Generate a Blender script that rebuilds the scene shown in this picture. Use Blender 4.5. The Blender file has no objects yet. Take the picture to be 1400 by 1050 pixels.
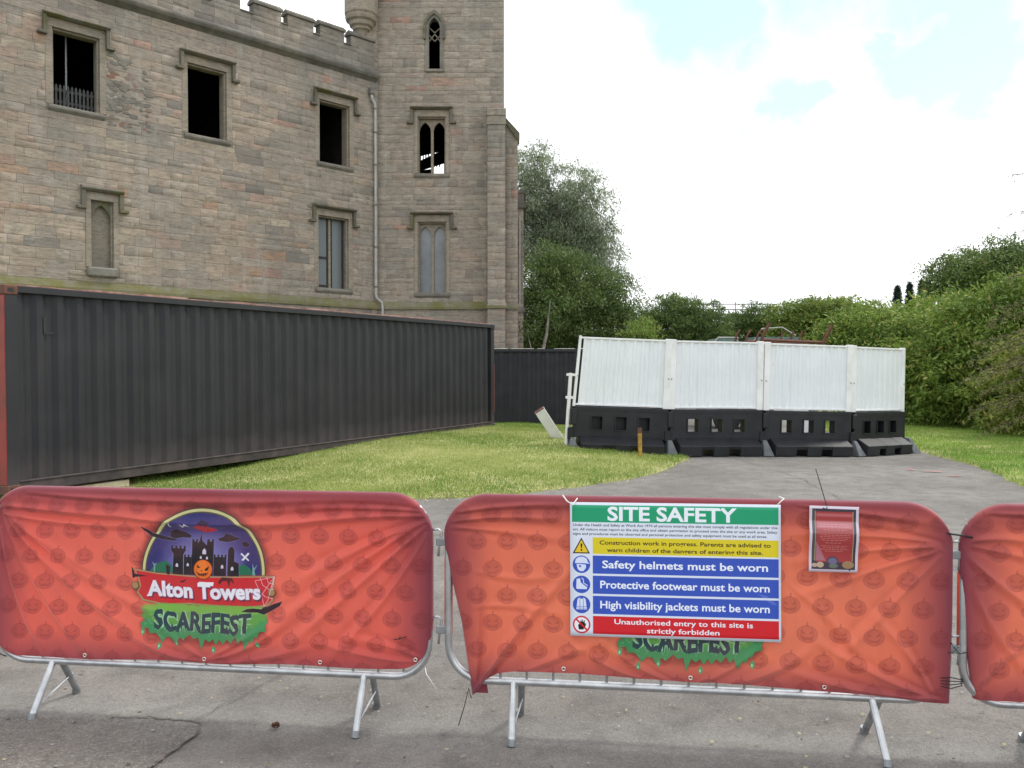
import bpy, bmesh, math, random
import numpy as np
from mathutils import Vector, Matrix
random.seed(7); RNG = np.random.default_rng(11)
S = bpy.context.scene
COL = S.collection

# ------------------------------------------------------------------ camera, sky, sun, exposure
cam_d = bpy.data.cameras.new('camera'); cam = bpy.data.objects.new('camera', cam_d); COL.objects.link(cam)
cam.location = (0, 0, 1.70); cam.rotation_euler = (math.radians(89.0), 0, 0)
cam_d.sensor_width = 36; cam_d.lens = 36 * 1140 / 1400; cam_d.clip_end = 3000; cam_d.clip_start = .05
S.camera = cam
SUN_EL, SUN_AZ = 50, 62          # azimuth measured clockwise from +Y (view direction)
wd = bpy.data.worlds.new('World'); S.world = wd; wd.use_nodes = True
sun_d = bpy.data.lights.new('sun', 'SUN'); sun = bpy.data.objects.new('sun', sun_d); COL.objects.link(sun)
sun_d.energy = 2.2; sun_d.angle = math.radians(10); sun_d.color = (1, .96, .9)
_sd = Vector((math.sin(math.radians(SUN_AZ)) * math.cos(math.radians(SUN_EL)), math.cos(math.radians(SUN_AZ)) * math.cos(math.radians(SUN_EL)), math.sin(math.radians(SUN_EL))))
sun.rotation_euler = _sd.to_track_quat('Z', 'Y').to_euler()
S.view_settings.view_transform = 'Standard'; S.view_settings.look = 'None'
S.view_settings.exposure = 0.0; S.view_settings.gamma = 1; S.view_settings.use_curve_mapping = False

class NT:
    def __init__(s, tree): s.t = tree; s.n = tree.nodes; s.l = tree.links
    def add(s, typ, ins=None, **kw):
        nd = s.n.new(typ)
        for k, v in kw.items(): setattr(nd, k, v)
        for k, v in (ins or {}).items():
            if hasattr(v, 'is_output') or isinstance(v, bpy.types.NodeSocket): s.l.new(v, nd.inputs[k])
            else:
                nd.inputs[k].default_value = v
        return nd
    def ramp(s, fac, stops, interp='LINEAR'):
        r = s.n.new('ShaderNodeValToRGB'); s.l.new(fac, r.inputs[0]); e = r.color_ramp.elements
        r.color_ramp.interpolation = interp
        while len(e) < len(stops): e.new(.5)
        for el, (p, c) in zip(e, stops):
            el.position = p; el.color = (c, c, c, 1) if isinstance(c, (int, float)) else (*c, 1)
        return r.outputs[0]
    def mix(s, fac, a, b, mode='MIX'):
        m = s.n.new('ShaderNodeMix'); m.data_type = 'RGBA'; m.blend_type = mode
        for i, v in ((0, fac), (6, a), (7, b)):
            if isinstance(v, bpy.types.NodeSocket): s.l.new(v, m.inputs[i])
            else: m.inputs[i].default_value = v if i == 0 else (*v, 1)
        return m.outputs[2]
    def math(s, op, a, b=0.0, c=0.0, clamp=False):
        m = s.n.new('ShaderNodeMath'); m.operation = op; m.use_clamp = clamp
        for i, v in enumerate((a, b, c)):
            if isinstance(v, bpy.types.NodeSocket): s.l.new(v, m.inputs[i])
            else: m.inputs[i].default_value = v
        return m.outputs[0]
    def noise(s, vec, scale, detail=4, rough=.55, dist=0.0):
        nd = s.add('ShaderNodeTexNoise', {'Vector': vec, 'Scale': scale, 'Detail': detail, 'Roughness': rough, 'Distortion': dist})
        return nd.outputs['Fac']

# sky: Nishita blue seen through broken white cloud
w = NT(wd.node_tree); w.n.clear()
sky = w.add('ShaderNodeTexSky', sky_type='NISHITA'); sky.sun_disc = False
sky.sun_elevation = math.radians(SUN_EL); sky.sun_rotation = math.radians(SUN_AZ)
sky.air_density = 1.0; sky.dust_density = .3; sky.ozone_density = 2.5
tc = w.add('ShaderNodeTexCoord').outputs['Generated']
mp = w.add('ShaderNodeMapping', {'Vector': tc, 'Scale': (1, 1, 2.2)}).outputs[0]
cn = w.noise(mp, 3.2, 8, .58, .3)
cloud = w.ramp(cn, [(.36, 0), (.50, 1)])
# gaps in the cloud that the photograph shows, as directions (x, y, z) with a radius
wob = w.add('ShaderNodeVectorMath', {0: w.add('ShaderNodeTexNoise', {'Vector': tc, 'Scale': 9.0, 'Detail': 6.0, 'Roughness': .6}).outputs['Color'], 1: (.5, .5, .5)}, operation='SUBTRACT').outputs[0]
wob = w.add('ShaderNodeVectorMath', {0: wob, 3: .17}, operation='SCALE').outputs[0]
wv = w.add('ShaderNodeVectorMath', {0: tc, 1: wob}, operation='ADD').outputs[0]
gaps = None
for (gx, gy, r) in ((960, 30, .10), (925, -40, .12), (1215, 50, .035), (1255, 95, .075), (1330, 55, .075), (1340, 120, .06), (1080, 155, .05), (1300, -60, .12), (1100, -120, .16), (1220, 110, .06), (1170, 312, .018)):
    d = Vector(((gx - 700) / 1140, 1, (505 - gy) / 1140)).normalized()
    ds = w.add('ShaderNodeVectorMath', {0: wv, 1: tuple(d)}, operation='DISTANCE').outputs['Value']
    g = w.math('SUBTRACT', 1.0, w.math('DIVIDE', ds, r * 1.22), clamp=True)
    gaps = g if gaps is None else w.math('MAXIMUM', gaps, g)
inview = w.ramp(w.add('ShaderNodeSeparateXYZ', {0: tc}).outputs[1], [(.35, 0), (.6, 1)])
c2 = w.math('SUBTRACT', 1.0, w.ramp(gaps, [(0.0, 0), (.62, .92)]), clamp=True)
cf = w.math('ADD', w.math('MULTIPLY', c2, inview), w.math('MULTIPLY', cloud, w.math('SUBTRACT', 1.0, inview)), clamp=True)
bg1 = w.add('ShaderNodeBackground', {'Color': sky.outputs[0], 'Strength': .15})
cc = w.mix(w.noise(mp, 2.0, 5), (.93, .96, 1.0), (1.0, 1.0, 1.0))
bg2 = w.add('ShaderNodeBackground', {'Color': cc, 'Strength': 1.65})
veil = w.add('ShaderNodeBackground', {'Color': (.68, .95, 1.0, 1), 'Strength': .58})
blue = w.add('ShaderNodeAddShader', {0: bg1.outputs[0], 1: veil.outputs[0]})
ms = w.add('ShaderNodeMixShader', {0: cf, 1: blue.outputs[0], 2: bg2.outputs[0]})
w.add('ShaderNodeOutputWorld', {0: ms.outputs[0]})

# ------------------------------------------------------------------ materials
M = {}
def new_mat(name):
    m = bpy.data.materials.new(name); m.use_nodes = True; t = NT(m.node_tree); t.n.clear(); M[name] = m
    return m, t
def finish(t, color, rough=.8, metal=0.0, bump=None, bstr=.3, bdist=.01, transl=0.0, spec=.5, sheen=0.0, coat=0.0):
    ins = {'Base Color': color if isinstance(color, bpy.types.NodeSocket) else (*color, 1), 'Roughness': rough, 'Metallic': metal, 'Specular IOR Level': spec, 'Sheen Weight': sheen, 'Coat Weight': coat}
    if bump is not None:
        b = t.add('ShaderNodeBump', {'Height': bump, 'Strength': bstr, 'Distance': bdist}); ins['Normal'] = b.outputs[0]
    p = t.add('ShaderNodeBsdfPrincipled', ins); out = p.outputs[0]
    if transl > 0:
        tr = t.add('ShaderNodeBsdfTranslucent', {'Color': ins['Base Color']})
        out = t.add('ShaderNodeMixShader', {0: transl, 1: out, 2: tr.outputs[0]}).outputs[0]
    t.add('ShaderNodeOutputMaterial', {0: out})
def simple(name, c1, c2=None, scale=6, rough=.6, metal=0.0, bstr=.15, bscale=40, spec=.5, lo=.35, hi=.65, objco=True, bdist=.004):
    m, t = new_mat(name)
    v = t.add('ShaderNodeTexCoord').outputs['Object'] if objco else t.add('ShaderNodeNewGeometry').outputs['Position']
    n = t.noise(v, scale, 6)
    col = t.ramp(n, [(lo, c1), (hi, c2 or c1)])
    finish(t, col, rough, metal, t.noise(v, bscale, 4), bstr, bdist, spec=spec)
    return m
# weathered sandstone, tinted stone by stone
def stone_mat(name, attr=True, base=(.3, .27, .22), moss=0.0, dark=.0):
    m, t = new_mat(name); pos = t.add('ShaderNodeNewGeometry').outputs['Position']
    col = t.add('ShaderNodeAttribute', attribute_name='tint').outputs['Color'] if attr else None
    if col is None: col = t.mix(t.noise(pos, 1.7, 4), base, tuple(b * .72 for b in base))
    st = t.add('ShaderNodeMapping', {'Vector': pos, 'Scale': (.8, .8, 5.5)}).outputs[0]
    bed = t.noise(st, 3.2, 7, .65, .4)
    zone = t.noise(pos, .28, 3)
    col = t.mix(t.ramp(zone, [(.42, 0), (.62, .35)]), col, (.42, .325, .24))
    col = t.mix(t.ramp(bed, [(.33, .62), (.62, 0)]), col, (.19, .165, .135))
    pm = t.add('ShaderNodeMapping', {'Vector': pos, 'Scale': (.55, .55, 1.6)}).outputs[0]
    col = t.mix(t.ramp(t.noise(pm, 2.6, 8, .68, .6), [(.50, 0), (.68, .5)]), col, (.185, .165, .14))
    col = t.mix(t.ramp(t.noise(pm, 1.7, 7, .66, .8), [(.56, 0), (.70, .5)]), col, (.47, .43, .37))
    big = t.noise(pos, .45, 6, .6)
    col = t.mix(t.ramp(big, [(.47, 0), (.72, .45)]), col, (.20, .19, .17))
    sk = t.add('ShaderNodeMapping', {'Vector': pos, 'Scale': (2.2, 2.2, .22)}).outputs[0]
    col = t.mix(t.ramp(t.noise(sk, 1.1, 5, .6), [(.55, 0), (.8, .55)]), col, (.44, .41, .36))
    fine = t.noise(t.add('ShaderNodeMapping', {'Vector': pos, 'Scale': (.6, .6, 1.5)}).outputs[0], 9, 9, .75)
    col = t.mix(t.ramp(fine, [(.34, .6), (.50, 0)]), col, (.13, .12, .10))
    if moss: col = t.mix(t.ramp(t.noise(pos, 1.6, 6, .65), [(.52 - moss * .22, 0), (.62, .85)]), col, (.15, .145, .035))
    if dark: col = t.mix(t.ramp(t.noise(pos, 1.1, 6, .65), [(.35, dark), (.65, dark * .2)]), col, (.085, .08, .07))
    h = t.math('ADD', t.math('MULTIPLY', bed, .9), t.math('MULTIPLY', fine, .5))
    finish(t, col, .93, 0, h, .55, .03, spec=.2)
    return m
stone_mat('stone'); stone_mat('mortar', False, (.36, .315, .25)); stone_mat('dressed', False, (.40, .335, .26))
stone_mat('mossy', False, (.27, .25, .2), moss=1.0); stone_mat('cornice', False, (.24, .225, .195), dark=.8)
stone_mat('red_shade', False, (.26, .13, .10)); stone_mat('hood', False, (.21, .19, .145), moss=.2, dark=.7); stone_mat('sill', False, (.33, .31, .27), dark=.6)
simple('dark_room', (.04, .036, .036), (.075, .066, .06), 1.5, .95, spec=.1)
simple('old_timber', (.03, .025, .022), (.06, .05, .045), 8, .9)
simple('fence_timber', (.06, .06, .058), (.10, .10, .095), 8, .9)
simple('lead_pipe', (.46, .46, .44), (.36, .35, .33), 5, .55)
simple('pipe_band', (.12, .11, .10), (.2, .18, .16), 8, .7)
simple('tower_glass', (.13, .14, .15), (.22, .225, .23), 1.2, .35, spec=.6, bscale=8)
# leaded pane: small diamond leads in relief over grey glass
m, t = new_mat('leaded_glass'); v = t.add('ShaderNodeTexCoord').outputs['Object']
rm = t.add('ShaderNodeMapping', {'Vector': v, 'Rotation': (0, math.radians(45), 0)}).outputs[0]
bk = t.add('ShaderNodeSeparateXYZ', {0: rm})
def _saw(o):
    f = t.math('FRACT', t.math('MULTIPLY', o, 13.0)); return t.math('LESS_THAN', f, .16)
ln = t.math('MAXIMUM', _saw(bk.outputs[0]), _saw(bk.outputs[2]))
finish(t, t.mix(ln, (.17, .19, .20), (.10, .105, .10)), .3, 0, ln, .4, .01)

simple('black_paint', (.016, .017, .022), (.026, .027, .032), 2.2, .62, bstr=.25, bscale=25, spec=.35)
m, t = new_mat('container_paint'); v = t.add('ShaderNodeTexCoord').outputs['Object']
c = t.ramp(t.noise(v, 1.4, 6), [(.3, (.014, .014, .016)), (.7, (.024, .024, .026))])
sk = t.add('ShaderNodeMapping', {'Vector': v, 'Scale': (6, 6, .5)}).outputs[0]
c = t.mix(t.ramp(t.noise(sk, 1.5, 5), [(.55, 0), (.82, .14)]), c, (.09, .08, .078))
c = t.mix(t.ramp(t.noise(v, 22, 5, .7), [(.73, 0), (.80, .7)]), c, (.16, .16, .16))
zz = t.add('ShaderNodeSeparateXYZ', {0: v}).outputs[2]
low = t.ramp(t.math('ADD', zz, t.math('MULTIPLY', t.noise(v, 3, 5), .5)), [(.30, .55), (.75, 0)])
c = t.mix(low, c, (.10, .078, .072))
finish(t, c, .58, 0, t.noise(v, 9, 5), .2, .01, spec=.4)
simple('rail_paint', (.030, .025, .025), (.075, .055, .05), 5, .7)
simple('container_red', (.30, .04, .025), (.17, .035, .025), 3, .55)
simple('rust', (.17, .065, .04), (.09, .045, .03), 9, .85)
simple('roof_rim', (.42, .24, .20), (.22, .10, .08), 6, .75)
m, t = new_mat('white_sheet'); v = t.add('ShaderNodeTexCoord').outputs['Object']
c = t.ramp(t.noise(v, 1.6, 5), [(.3, (.80, .82, .84)), (.7, (.72, .745, .77))])
c = t.mix(t.ramp(t.noise(t.add('ShaderNodeMapping', {'Vector': v, 'Scale': (7, 7, .6)}).outputs[0], 2.0, 6, .6), [(.52, 0), (.8, .5)]), c, (.56, .56, .54))
c = t.mix(t.ramp(t.noise(v, 7, 7, .75), [(.60, 0), (.72, .45)]), c, (.50, .49, .46))
zz = t.add('ShaderNodeSeparateXYZ', {0: v}).outputs[2]
c = t.mix(t.ramp(t.math('ADD', zz, t.math('MULTIPLY', t.noise(v, 6, 6, .7), .5)), [(1.12, .0), (1.4, 0)]), c, (.4, .37, .32))
finish(t, c, .5, 0, t.noise(v, 2.5, 3), .25, .02)
simple('white_post', (.84, .84, .83), (.72, .72, .70), 4, .45)
simple('black_plastic', (.008, .009, .011), (.018, .019, .022), 3, .5, bscale=60, bstr=.2, spec=.4)
simple('grey_foot', (.09, .095, .105), (.14, .145, .15), 7, .7)
simple('galvanised', (.58, .59, .60), (.40, .41, .42), 14, .38, metal=.85, bscale=90, bstr=.08)
simple('galvanised_worn', (.36, .37, .38), (.24, .25, .26), 18, .5, metal=.7)
simple('orange_sleeve', (.70, .06, .025), (.62, .05, .02), 5, .5)
simple('black_tie', (.012, .012, .012), None, 5, .45)
simple('white_tie', (.75, .75, .72), None, 5, .4)
simple('yellow_wood', (.48, .30, .045), (.28, .14, .04), 10, .85)
simple('pale_timber', (.60, .52, .36), (.48, .40, .27), 12, .8)
simple('dirty_white', (.72, .70, .66), (.50, .46, .40), 6, .7)
simple('green_glass', (.16, .24, .22), (.10, .15, .14), 5, .3)
simple('cone_brown', (.12, .05, .025), (.05, .025, .015), 25, .85)
simple('bark', (.085, .07, .055), (.05, .042, .035), 9, .95, bstr=.6, bscale=18, bdist=.03)
simple('pale_bark', (.30, .27, .23), (.15, .13, .11), 7, .9, bstr=.5, bscale=14, bdist=.03)
simple('concrete_roof', (.18, .18, .17), (.12, .12, .12), 1, .9)
simple('grommet_metal', (.7, .68, .6), None, 5, .35, metal=.9)
simple('red_paint', (.62, .20, .18), (.50, .25, .23), 30, .9)
simple('crack_dark', (.075, .068, .06), (.13, .12, .108), 15, .97)
simple('sign_back', (.75, .76, .78), None, 5, .5)
for nm, tr in (('leaf', .28), ('grass_blade', .25)):
    m, t = new_mat(nm); col = t.add('ShaderNodeAttribute', attribute_name='tint').outputs['Color']
    finish(t, col, .55, spec=.3, transl=tr)
# tarmac
def tarmac(name, a, b, agg=.5):
    m, t = new_mat(name); pos = t.add('ShaderNodeNewGeometry').outputs['Position']
    c = t.ramp(t.noise(pos, .55, 7, .6), [(.36, tuple(x * .86 for x in a)), (.66, b)])
    c = t.mix(t.ramp(t.noise(pos, 3.3, 7, .7), [(.34, .65), (.55, 0)]), c, tuple(x * .55 for x in a))
    vo = t.add('ShaderNodeTexVoronoi', {'Vector': pos, 'Scale': 150.0})
    g = t.add('ShaderNodeSeparateColor', {0: vo.outputs['Color']}).outputs[0]
    c = t.mix(t.ramp(g, [(.25, agg * .5), (.45, 0)]), c, tuple(x * .5 for x in a))
    c = t.mix(t.ramp(g, [(.74, 0), (.97, agg * .55)]), c, (.36, .345, .33))
    c = t.mix(t.ramp(t.noise(pos, 38, 6, .75), [(.34, agg * .7), (.5, 0)]), c, (.085, .08, .073))
    c = t.mix(t.ramp(t.noise(pos, 1.3, 8, .72), [(.60, 0), (.74, .35)]), c, (.36, .34, .32))
    finish(t, c, .93, 0, t.math('ADD', vo.outputs['Distance'], t.noise(pos, 30, 4)), .5, .006, spec=.25)
tarmac('tarmac', (.205, .188, .170), (.272, .252, .228)); tarmac('tarmac_patch', (.192, .174, .154), (.242, .22, .196), .8)
m, t = new_mat('lawn'); pos = t.add('ShaderNodeNewGeometry').outputs['Position']
c = t.ramp(t.noise(pos, 1.3, 7, .65), [(.3, (.17, .21, .045)), (.5, (.29, .31, .10)), (.68, (.46, .44, .21))])
finish(t, c, .95, 0, t.noise(pos, 45, 5, .7), .8, .03, spec=.1)
m, t = new_mat('terrain'); pos = t.add('ShaderNodeNewGeometry').outputs['Position']
finish(t, t.ramp(t.noise(pos, .3, 6), [(.3, (.045, .07, .018)), (.7, (.08, .10, .03))]), .95, spec=.1)

# ------------------------------------------------------------------ mesh helpers
def smooth(x): 
    x = np.clip(x, 0, 1); return x * x * (3 - 2 * x)
class MB:
    def __init__(s): s.v = []; s.f = []; s.mi = []
    def quad(s, a, b, c, d, m=0): k = len(s.v); s.v += [tuple(a), tuple(b), tuple(c), tuple(d)]; s.f.append((k, k+1, k+2, k+3)); s.mi.append(m)
    def poly(s, pts, m=0): k = len(s.v); s.v += [tuple(p) for p in pts]; s.f.append(tuple(range(k, k + len(pts)))); s.mi.append(m)
    def box(s, x0, x1, y0, y1, z0, z1, R=None, m=0):
        P = [Vector((x, y, z)) for z in (z0, z1) for x, y in ((x0, y0), (x1, y0), (x1, y1), (x0, y1))]
        if R is not None: P = [R @ p for p in P]
        k = len(s.v); s.v += [tuple(p) for p in P]
        for f in ((3, 2, 1, 0), (4, 5, 6, 7), (0, 1, 5, 4), (1, 2, 6, 5), (2, 3, 7, 6), (3, 0, 4, 7)): s.f.append(tuple(k + i for i in f)); s.mi.append(m)
        return s
    def prism(s, pts, vec, m=0):
        vec = Vector(vec); a = [Vector(p) for p in pts]; b = [p + vec for p in a]; k = len(s.v); n = len(a)
        s.v += [tuple(p) for p in a + b]; s.f.append(tuple(range(k + n - 1, k - 1, -1))); s.f.append(tuple(range(k + n, k + 2 * n))); s.mi += [m, m]
        for i in range(n): j = (i + 1) % n; s.f.append((k + i, k + j, k + n + j, k + n + i)); s.mi.append(m)
        return s
    def tube(s, pts, r, n=8, cap=True, m=0):
        pts = [Vector(p) for p in pts]; rr = r if isinstance(r, (list, tuple)) else [r] * len(pts); rings = []
        up = Vector((0, 0, 1))
        for i, p in enumerate(pts):
            d = (pts[min(i + 1, len(pts) - 1)] - pts[max(i - 1, 0)]).normalized()
            if abs(d.dot(up)) > .9: up = Vector((1, 0, 0)) if abs(d.x) < .8 else Vector((0, 1, 0))
            a = d.cross(up).normalized(); b = a.cross(d).normalized(); up = b
            k = len(s.v)
            for j in range(n):
                t = 2 * math.pi * j / n; s.v.append(tuple(p + (a * math.cos(t) + b * math.sin(t)) * rr[i]))
            rings.append(k)
        for a, b in zip(rings, rings[1:]):
            for j in range(n): q = (j + 1) % n; s.f.append((a + j, a + q, b + q, b + j)); s.mi.append(m)
        if cap: s.f.append(tuple(rings[0] + j for j in range(n))[::-1]); s.f.append(tuple(rings[-1] + j for j in range(n))); s.mi += [m, m]
        return s
    def lathe(s, prof, c, n=20, a0=0, a1=2 * math.pi):
        c = Vector(c); rings = []
        for r, z in prof:
            rings.append(len(s.v))
            for j in range(n): t = a0 + (a1 - a0) * j / n; s.v.append((c.x + r * math.cos(t), c.y + r * math.sin(t), c.z + z))
        for a, b in zip(rings, rings[1:]):
            for j in range(n): q = (j + 1) % n; s.f.append((a + j, a + q, b + q, b + j)); s.mi.append(0)
        return s
    def obj(s, name, mats, parent=None, loc=None, smooth_=False, bevel=0.0, fix=True):
        me = bpy.data.meshes.new(name); me.from_pydata(s.v, [], s.f)
        for mm in (mats if isinstance(mats, (list, tuple)) else [mats]): me.materials.append(M[mm] if isinstance(mm, str) else mm)
        me.polygons.foreach_set('material_index', s.mi)
        if fix:
            bm = bmesh.new(); bm.from_mesh(me); bmesh.ops.recalc_face_normals(bm, faces=bm.faces)
            if bevel: bmesh.ops.bevel(bm, geom=bm.edges[:], offset=bevel, segments=1, affect='EDGES', clamp_overlap=True)
            bm.to_mesh(me); bm.free()
        if smooth_: me.polygons.foreach_set('use_smooth', [True] * len(me.polygons))
        return link(name, me, parent, loc)
def link(name, me, parent=None, loc=None):
    o = bpy.data.objects.new(name, me); COL.objects.link(o)
    if parent is not None: o.parent = parent
    if loc is not None: o.location = loc
    return o
def tag(o, label, cat, group=None, kind=None):
    o['label'] = label; o['category'] = cat
    if group: o['group'] = group
    if kind: o['kind'] = kind
    return o
def thing(name, label, cat, loc=(0, 0, 0), rz=0, group=None):
    o = bpy.data.objects.new(name, None); COL.objects.link(o); o.location = loc; o.rotation_euler = (0, 0, rz); o.empty_display_size = .2
    return tag(o, label, cat, group)
def struct(o, label, cat=None):
    o['kind'] = 'structure'; o['label'] = label
    if cat: o['category'] = cat
    return o
def np_mesh(name, V, F, mat, tint=None, parent=None, smooth_=False):
    V = np.asarray(V, np.float32); F = np.asarray(F, np.int32); k = F.shape[1]
    me = bpy.data.meshes.new(name); me.vertices.add(len(V)); me.vertices.foreach_set('co', V.ravel())
    me.loops.add(F.size); me.loops.foreach_set('vertex_index', F.ravel()); me.polygons.add(len(F))
    me.polygons.foreach_set('loop_start', np.arange(0, F.size, k, dtype=np.int32))
    if smooth_: me.polygons.foreach_set('use_smooth', np.ones(len(F), bool))
    me.update(calc_edges=True); me.validate()
    if tint is not None:
        a = me.color_attributes.new('tint', 'FLOAT_COLOR', 'POINT'); c = np.ones((len(V), 4), np.float32); c[:, :3] = tint; a.data.foreach_set('color', c.ravel())
    me.materials.append(M[mat] if isinstance(mat, str) else mat)
    return link(name, me, parent)

# ------------------------------------------------------------------ ground
LAWN_L = [(-9, 10.7), (-6.0, 10.75), (-4, 10.8), (-2.2, 10.8), (-.8, 10.95), (.1, 11.35), (.92, 11.95), (1.6, 12.6), (2.2, 13.3), (2.65, 14.1), (3.0, 14.95), (3.35, 15.8), (3.6, 16.5), (3.75, 17.3), (3.7, 18.6), (3.3, 21), (3.0, 26), (-3, 28), (-14, 24), (-16, 12)]
LAWN_R = [(4.9, 5), (5.9, 8), (6.75, 10.2), (7.34, 11.96), (7.75, 13.3), (8.25, 14.9), (8.54, 16.15), (8.8, 17.6), (9.0, 19.5), (9.0, 26), (9.4, 42), (26, 42), (26, 5)]
def pdist(P, poly):
    """signed distance to a polygon, positive inside"""
    P = np.asarray(P, float); best = np.full(len(P), 1e9); ins = np.zeros(len(P), bool)
    for (ax, ay), (bx, by) in zip(poly, poly[1:] + poly[:1]):
        e = np.array([bx - ax, by - ay]); w_ = P - np.array([ax, ay]); t_ = np.clip((w_ @ e) / (e @ e), 0, 1)
        best = np.minimum(best, np.hypot(*(w_ - t_[:, None] * e).T))
        c = ((ay > P[:, 1]) != (by > P[:, 1])); xx = (bx - ax) * (P[:, 1] - ay) / (by - ay + 1e-12) + ax
        ins ^= c & (P[:, 0] < xx)
    return np.where(ins, best, -best)
def gz(x, y): return -.09 * smooth((np.asarray(y) - 13.5) / 4) * smooth((np.asarray(x) - 3.5) / 4.5)
def nz(x, y, s, seed=0):
    r = np.random.default_rng(seed); o = 0
    for k in range(6):
        a = r.uniform(0, 6.28); f = s * r.uniform(.6, 1.7); o = o + np.sin((np.cos(a) * x + np.sin(a) * y) * f + r.uniform(0, 6.28))
    return o / 6
def lawn_z(x, y, poly, hmax):
    d = pdist(np.stack([x, y], 1), poly); b = nz(x, y, 2.5, 3) * .012
    d = d + nz(x, y, 6, 5) * .05 + nz(x, y, 19, 6) * .03
    fall = 1 - smooth((y - 21.5) / 3) if hmax > .1 else 1
    h = np.where(d > 0, .018 + .03 * smooth(d / .15) + hmax * smooth(d / 3.2) * fall * (smooth((x + 5.6) / 3.4) if hmax > .1 else 1) + b, -.05 + np.clip(d, -.2, 0) * .3)
    return gz(x, y) + h, d
def sheet(name, x0, x1, y0, y1, step, zf, mat):
    xs = np.arange(x0, x1 + step / 2, step); ys = np.arange(y0, y1 + step / 2, step); X, Y = np.meshgrid(xs, ys)
    Z = zf(X.ravel(), Y.ravel()); n, k = len(ys), len(xs); i = np.arange(n * k).reshape(n, k)
    F = np.stack([i[:-1, :-1], i[:-1, 1:], i[1:, 1:], i[1:, :-1]], -1).reshape(-1, 4)
    return np_mesh(name, np.stack([X.ravel(), Y.ravel(), Z], 1), F, mat, smooth_=True)
# far terrain stays below the near sheets
o = MB(); o.quad((-900, -60, -.16), (900, -60, -.16), (900, 1500, -.16), (-900, 1500, -.16))
struct(o.obj('ground', 'terrain'), 'rough green ground far around the castle')
road = sheet('road', -14, 9.6, -8, 44, .4, lambda x, y: gz(x, y) + nz(x, y, .8, 1) * .004, 'tarmac')
struct(road, 'worn grey tarmac drive under and behind the barriers')
lawn = sheet('lawn', -14, 3.9, 10.2, 28, .09, lambda x, y: lawn_z(x, y, LAWN_L, .24)[0], 'lawn')
struct(lawn, 'pale mown grass mound in front of the black container')
verge = sheet('verge', 4.6, 26, 5, 42, .15, lambda x, y: lawn_z(x, y, LAWN_R, .05)[0], 'lawn')
struct(verge, 'green grass verge to the right of the drive')
# repair patch and cracks in the tarmac
def strip(pts, wd_, zoff):
    m_ = MB()
    for (a, b) in zip(pts, pts[1:]):
        a_, b_ = Vector((*a, 0)), Vector((*b, 0)); d = (b_ - a_).normalized(); n_ = Vector((-d.y, d.x, 0)) * wd_ / 2
        q = [a_ + n_, a_ - n_, b_ - n_, b_ + n_]
        m_.quad(*[(p.x, p.y, float(gz(p.x, p.y)) + zoff) for p in q])
    return m_
pp = MB(); pp.poly([(x, y, .0085) for x, y in ((-6, 4.08), (-1.76, 4.02), (-1.50, 3.98), (-1.46, 3.85), (-1.55, 3.45), (-1.62, 2.9), (-1.8, 1.6), (-6, 1.6))])
struct(pp.obj('road_patch', 'tarmac_patch', fix=False), 'coarser browner repair patch in the tarmac bottom left')
def jag(pts, amp, n=10, seed=0):
    r = random.Random(seed); out = []
    for a, b in zip(pts, pts[1:]):
        for k in range(n): t_ = k / n; out.append((a[0] + (b[0] - a[0]) * t_ + r.uniform(-amp, amp), a[1] + (b[1] - a[1]) * t_ + r.uniform(-amp, amp)))
    return out + [pts[-1]]
cr = strip(jag([(-1.46, 3.85), (-1.55, 3.45), (-1.62, 2.9), (-1.8, 1.8)], .012, 14, 1), .006, .013)
for s_ in (strip(jag([(-1.95, 4.02), (-1.76, 4.02), (-1.46, 3.95)], .008, 12, 2), .009, .013), strip(jag([(-1.52, 4.0), (-1.2, 4.8), (-1.0, 5.6)], .012, 16, 3), .005, .013),
           ):
    k = len(cr.v); cr.v += s_.v; cr.f += [tuple(i + k for i in f) for f in s_.f]; cr.mi += s_.mi
struct(cr.obj('road_crack', 'crack_dark', fix=False), 'thin dark cracks along the edge of the tarmac patch')
cr = strip(jag([(4.2, 16.2), (4.5, 13.0), (4.1, 9.0)], .03, 14, 5), .008, .014)
struct(cr.obj('road_joint', 'crack_dark', fix=False), 'faint joint line running down the far drive')
mk = MB()
for (x, y, s2) in ((6.95, 13.75, .30), (6.98, 13.15, .26), (6.72, 14.1, .16)):
    r = random.Random(int(x * 100)); 
    for k in range(4):
        s_ = strip(jag([(x - s2 / 2 + r.uniform(0, .08), y + r.uniform(-.1, .1)), (x + s2 / 2, y + r.uniform(-.1, .1))], .012, 4, k), .02, .016 + .001 * k)
        q = len(mk.v); mk.v += s_.v; mk.f += [tuple(i + q for i in f) for f in s_.f]; mk.mi += s_.mi
struct(mk.obj('spray_marks', 'red_paint', fix=False), 'faded red spray marks on the drive near the right verge')
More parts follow.
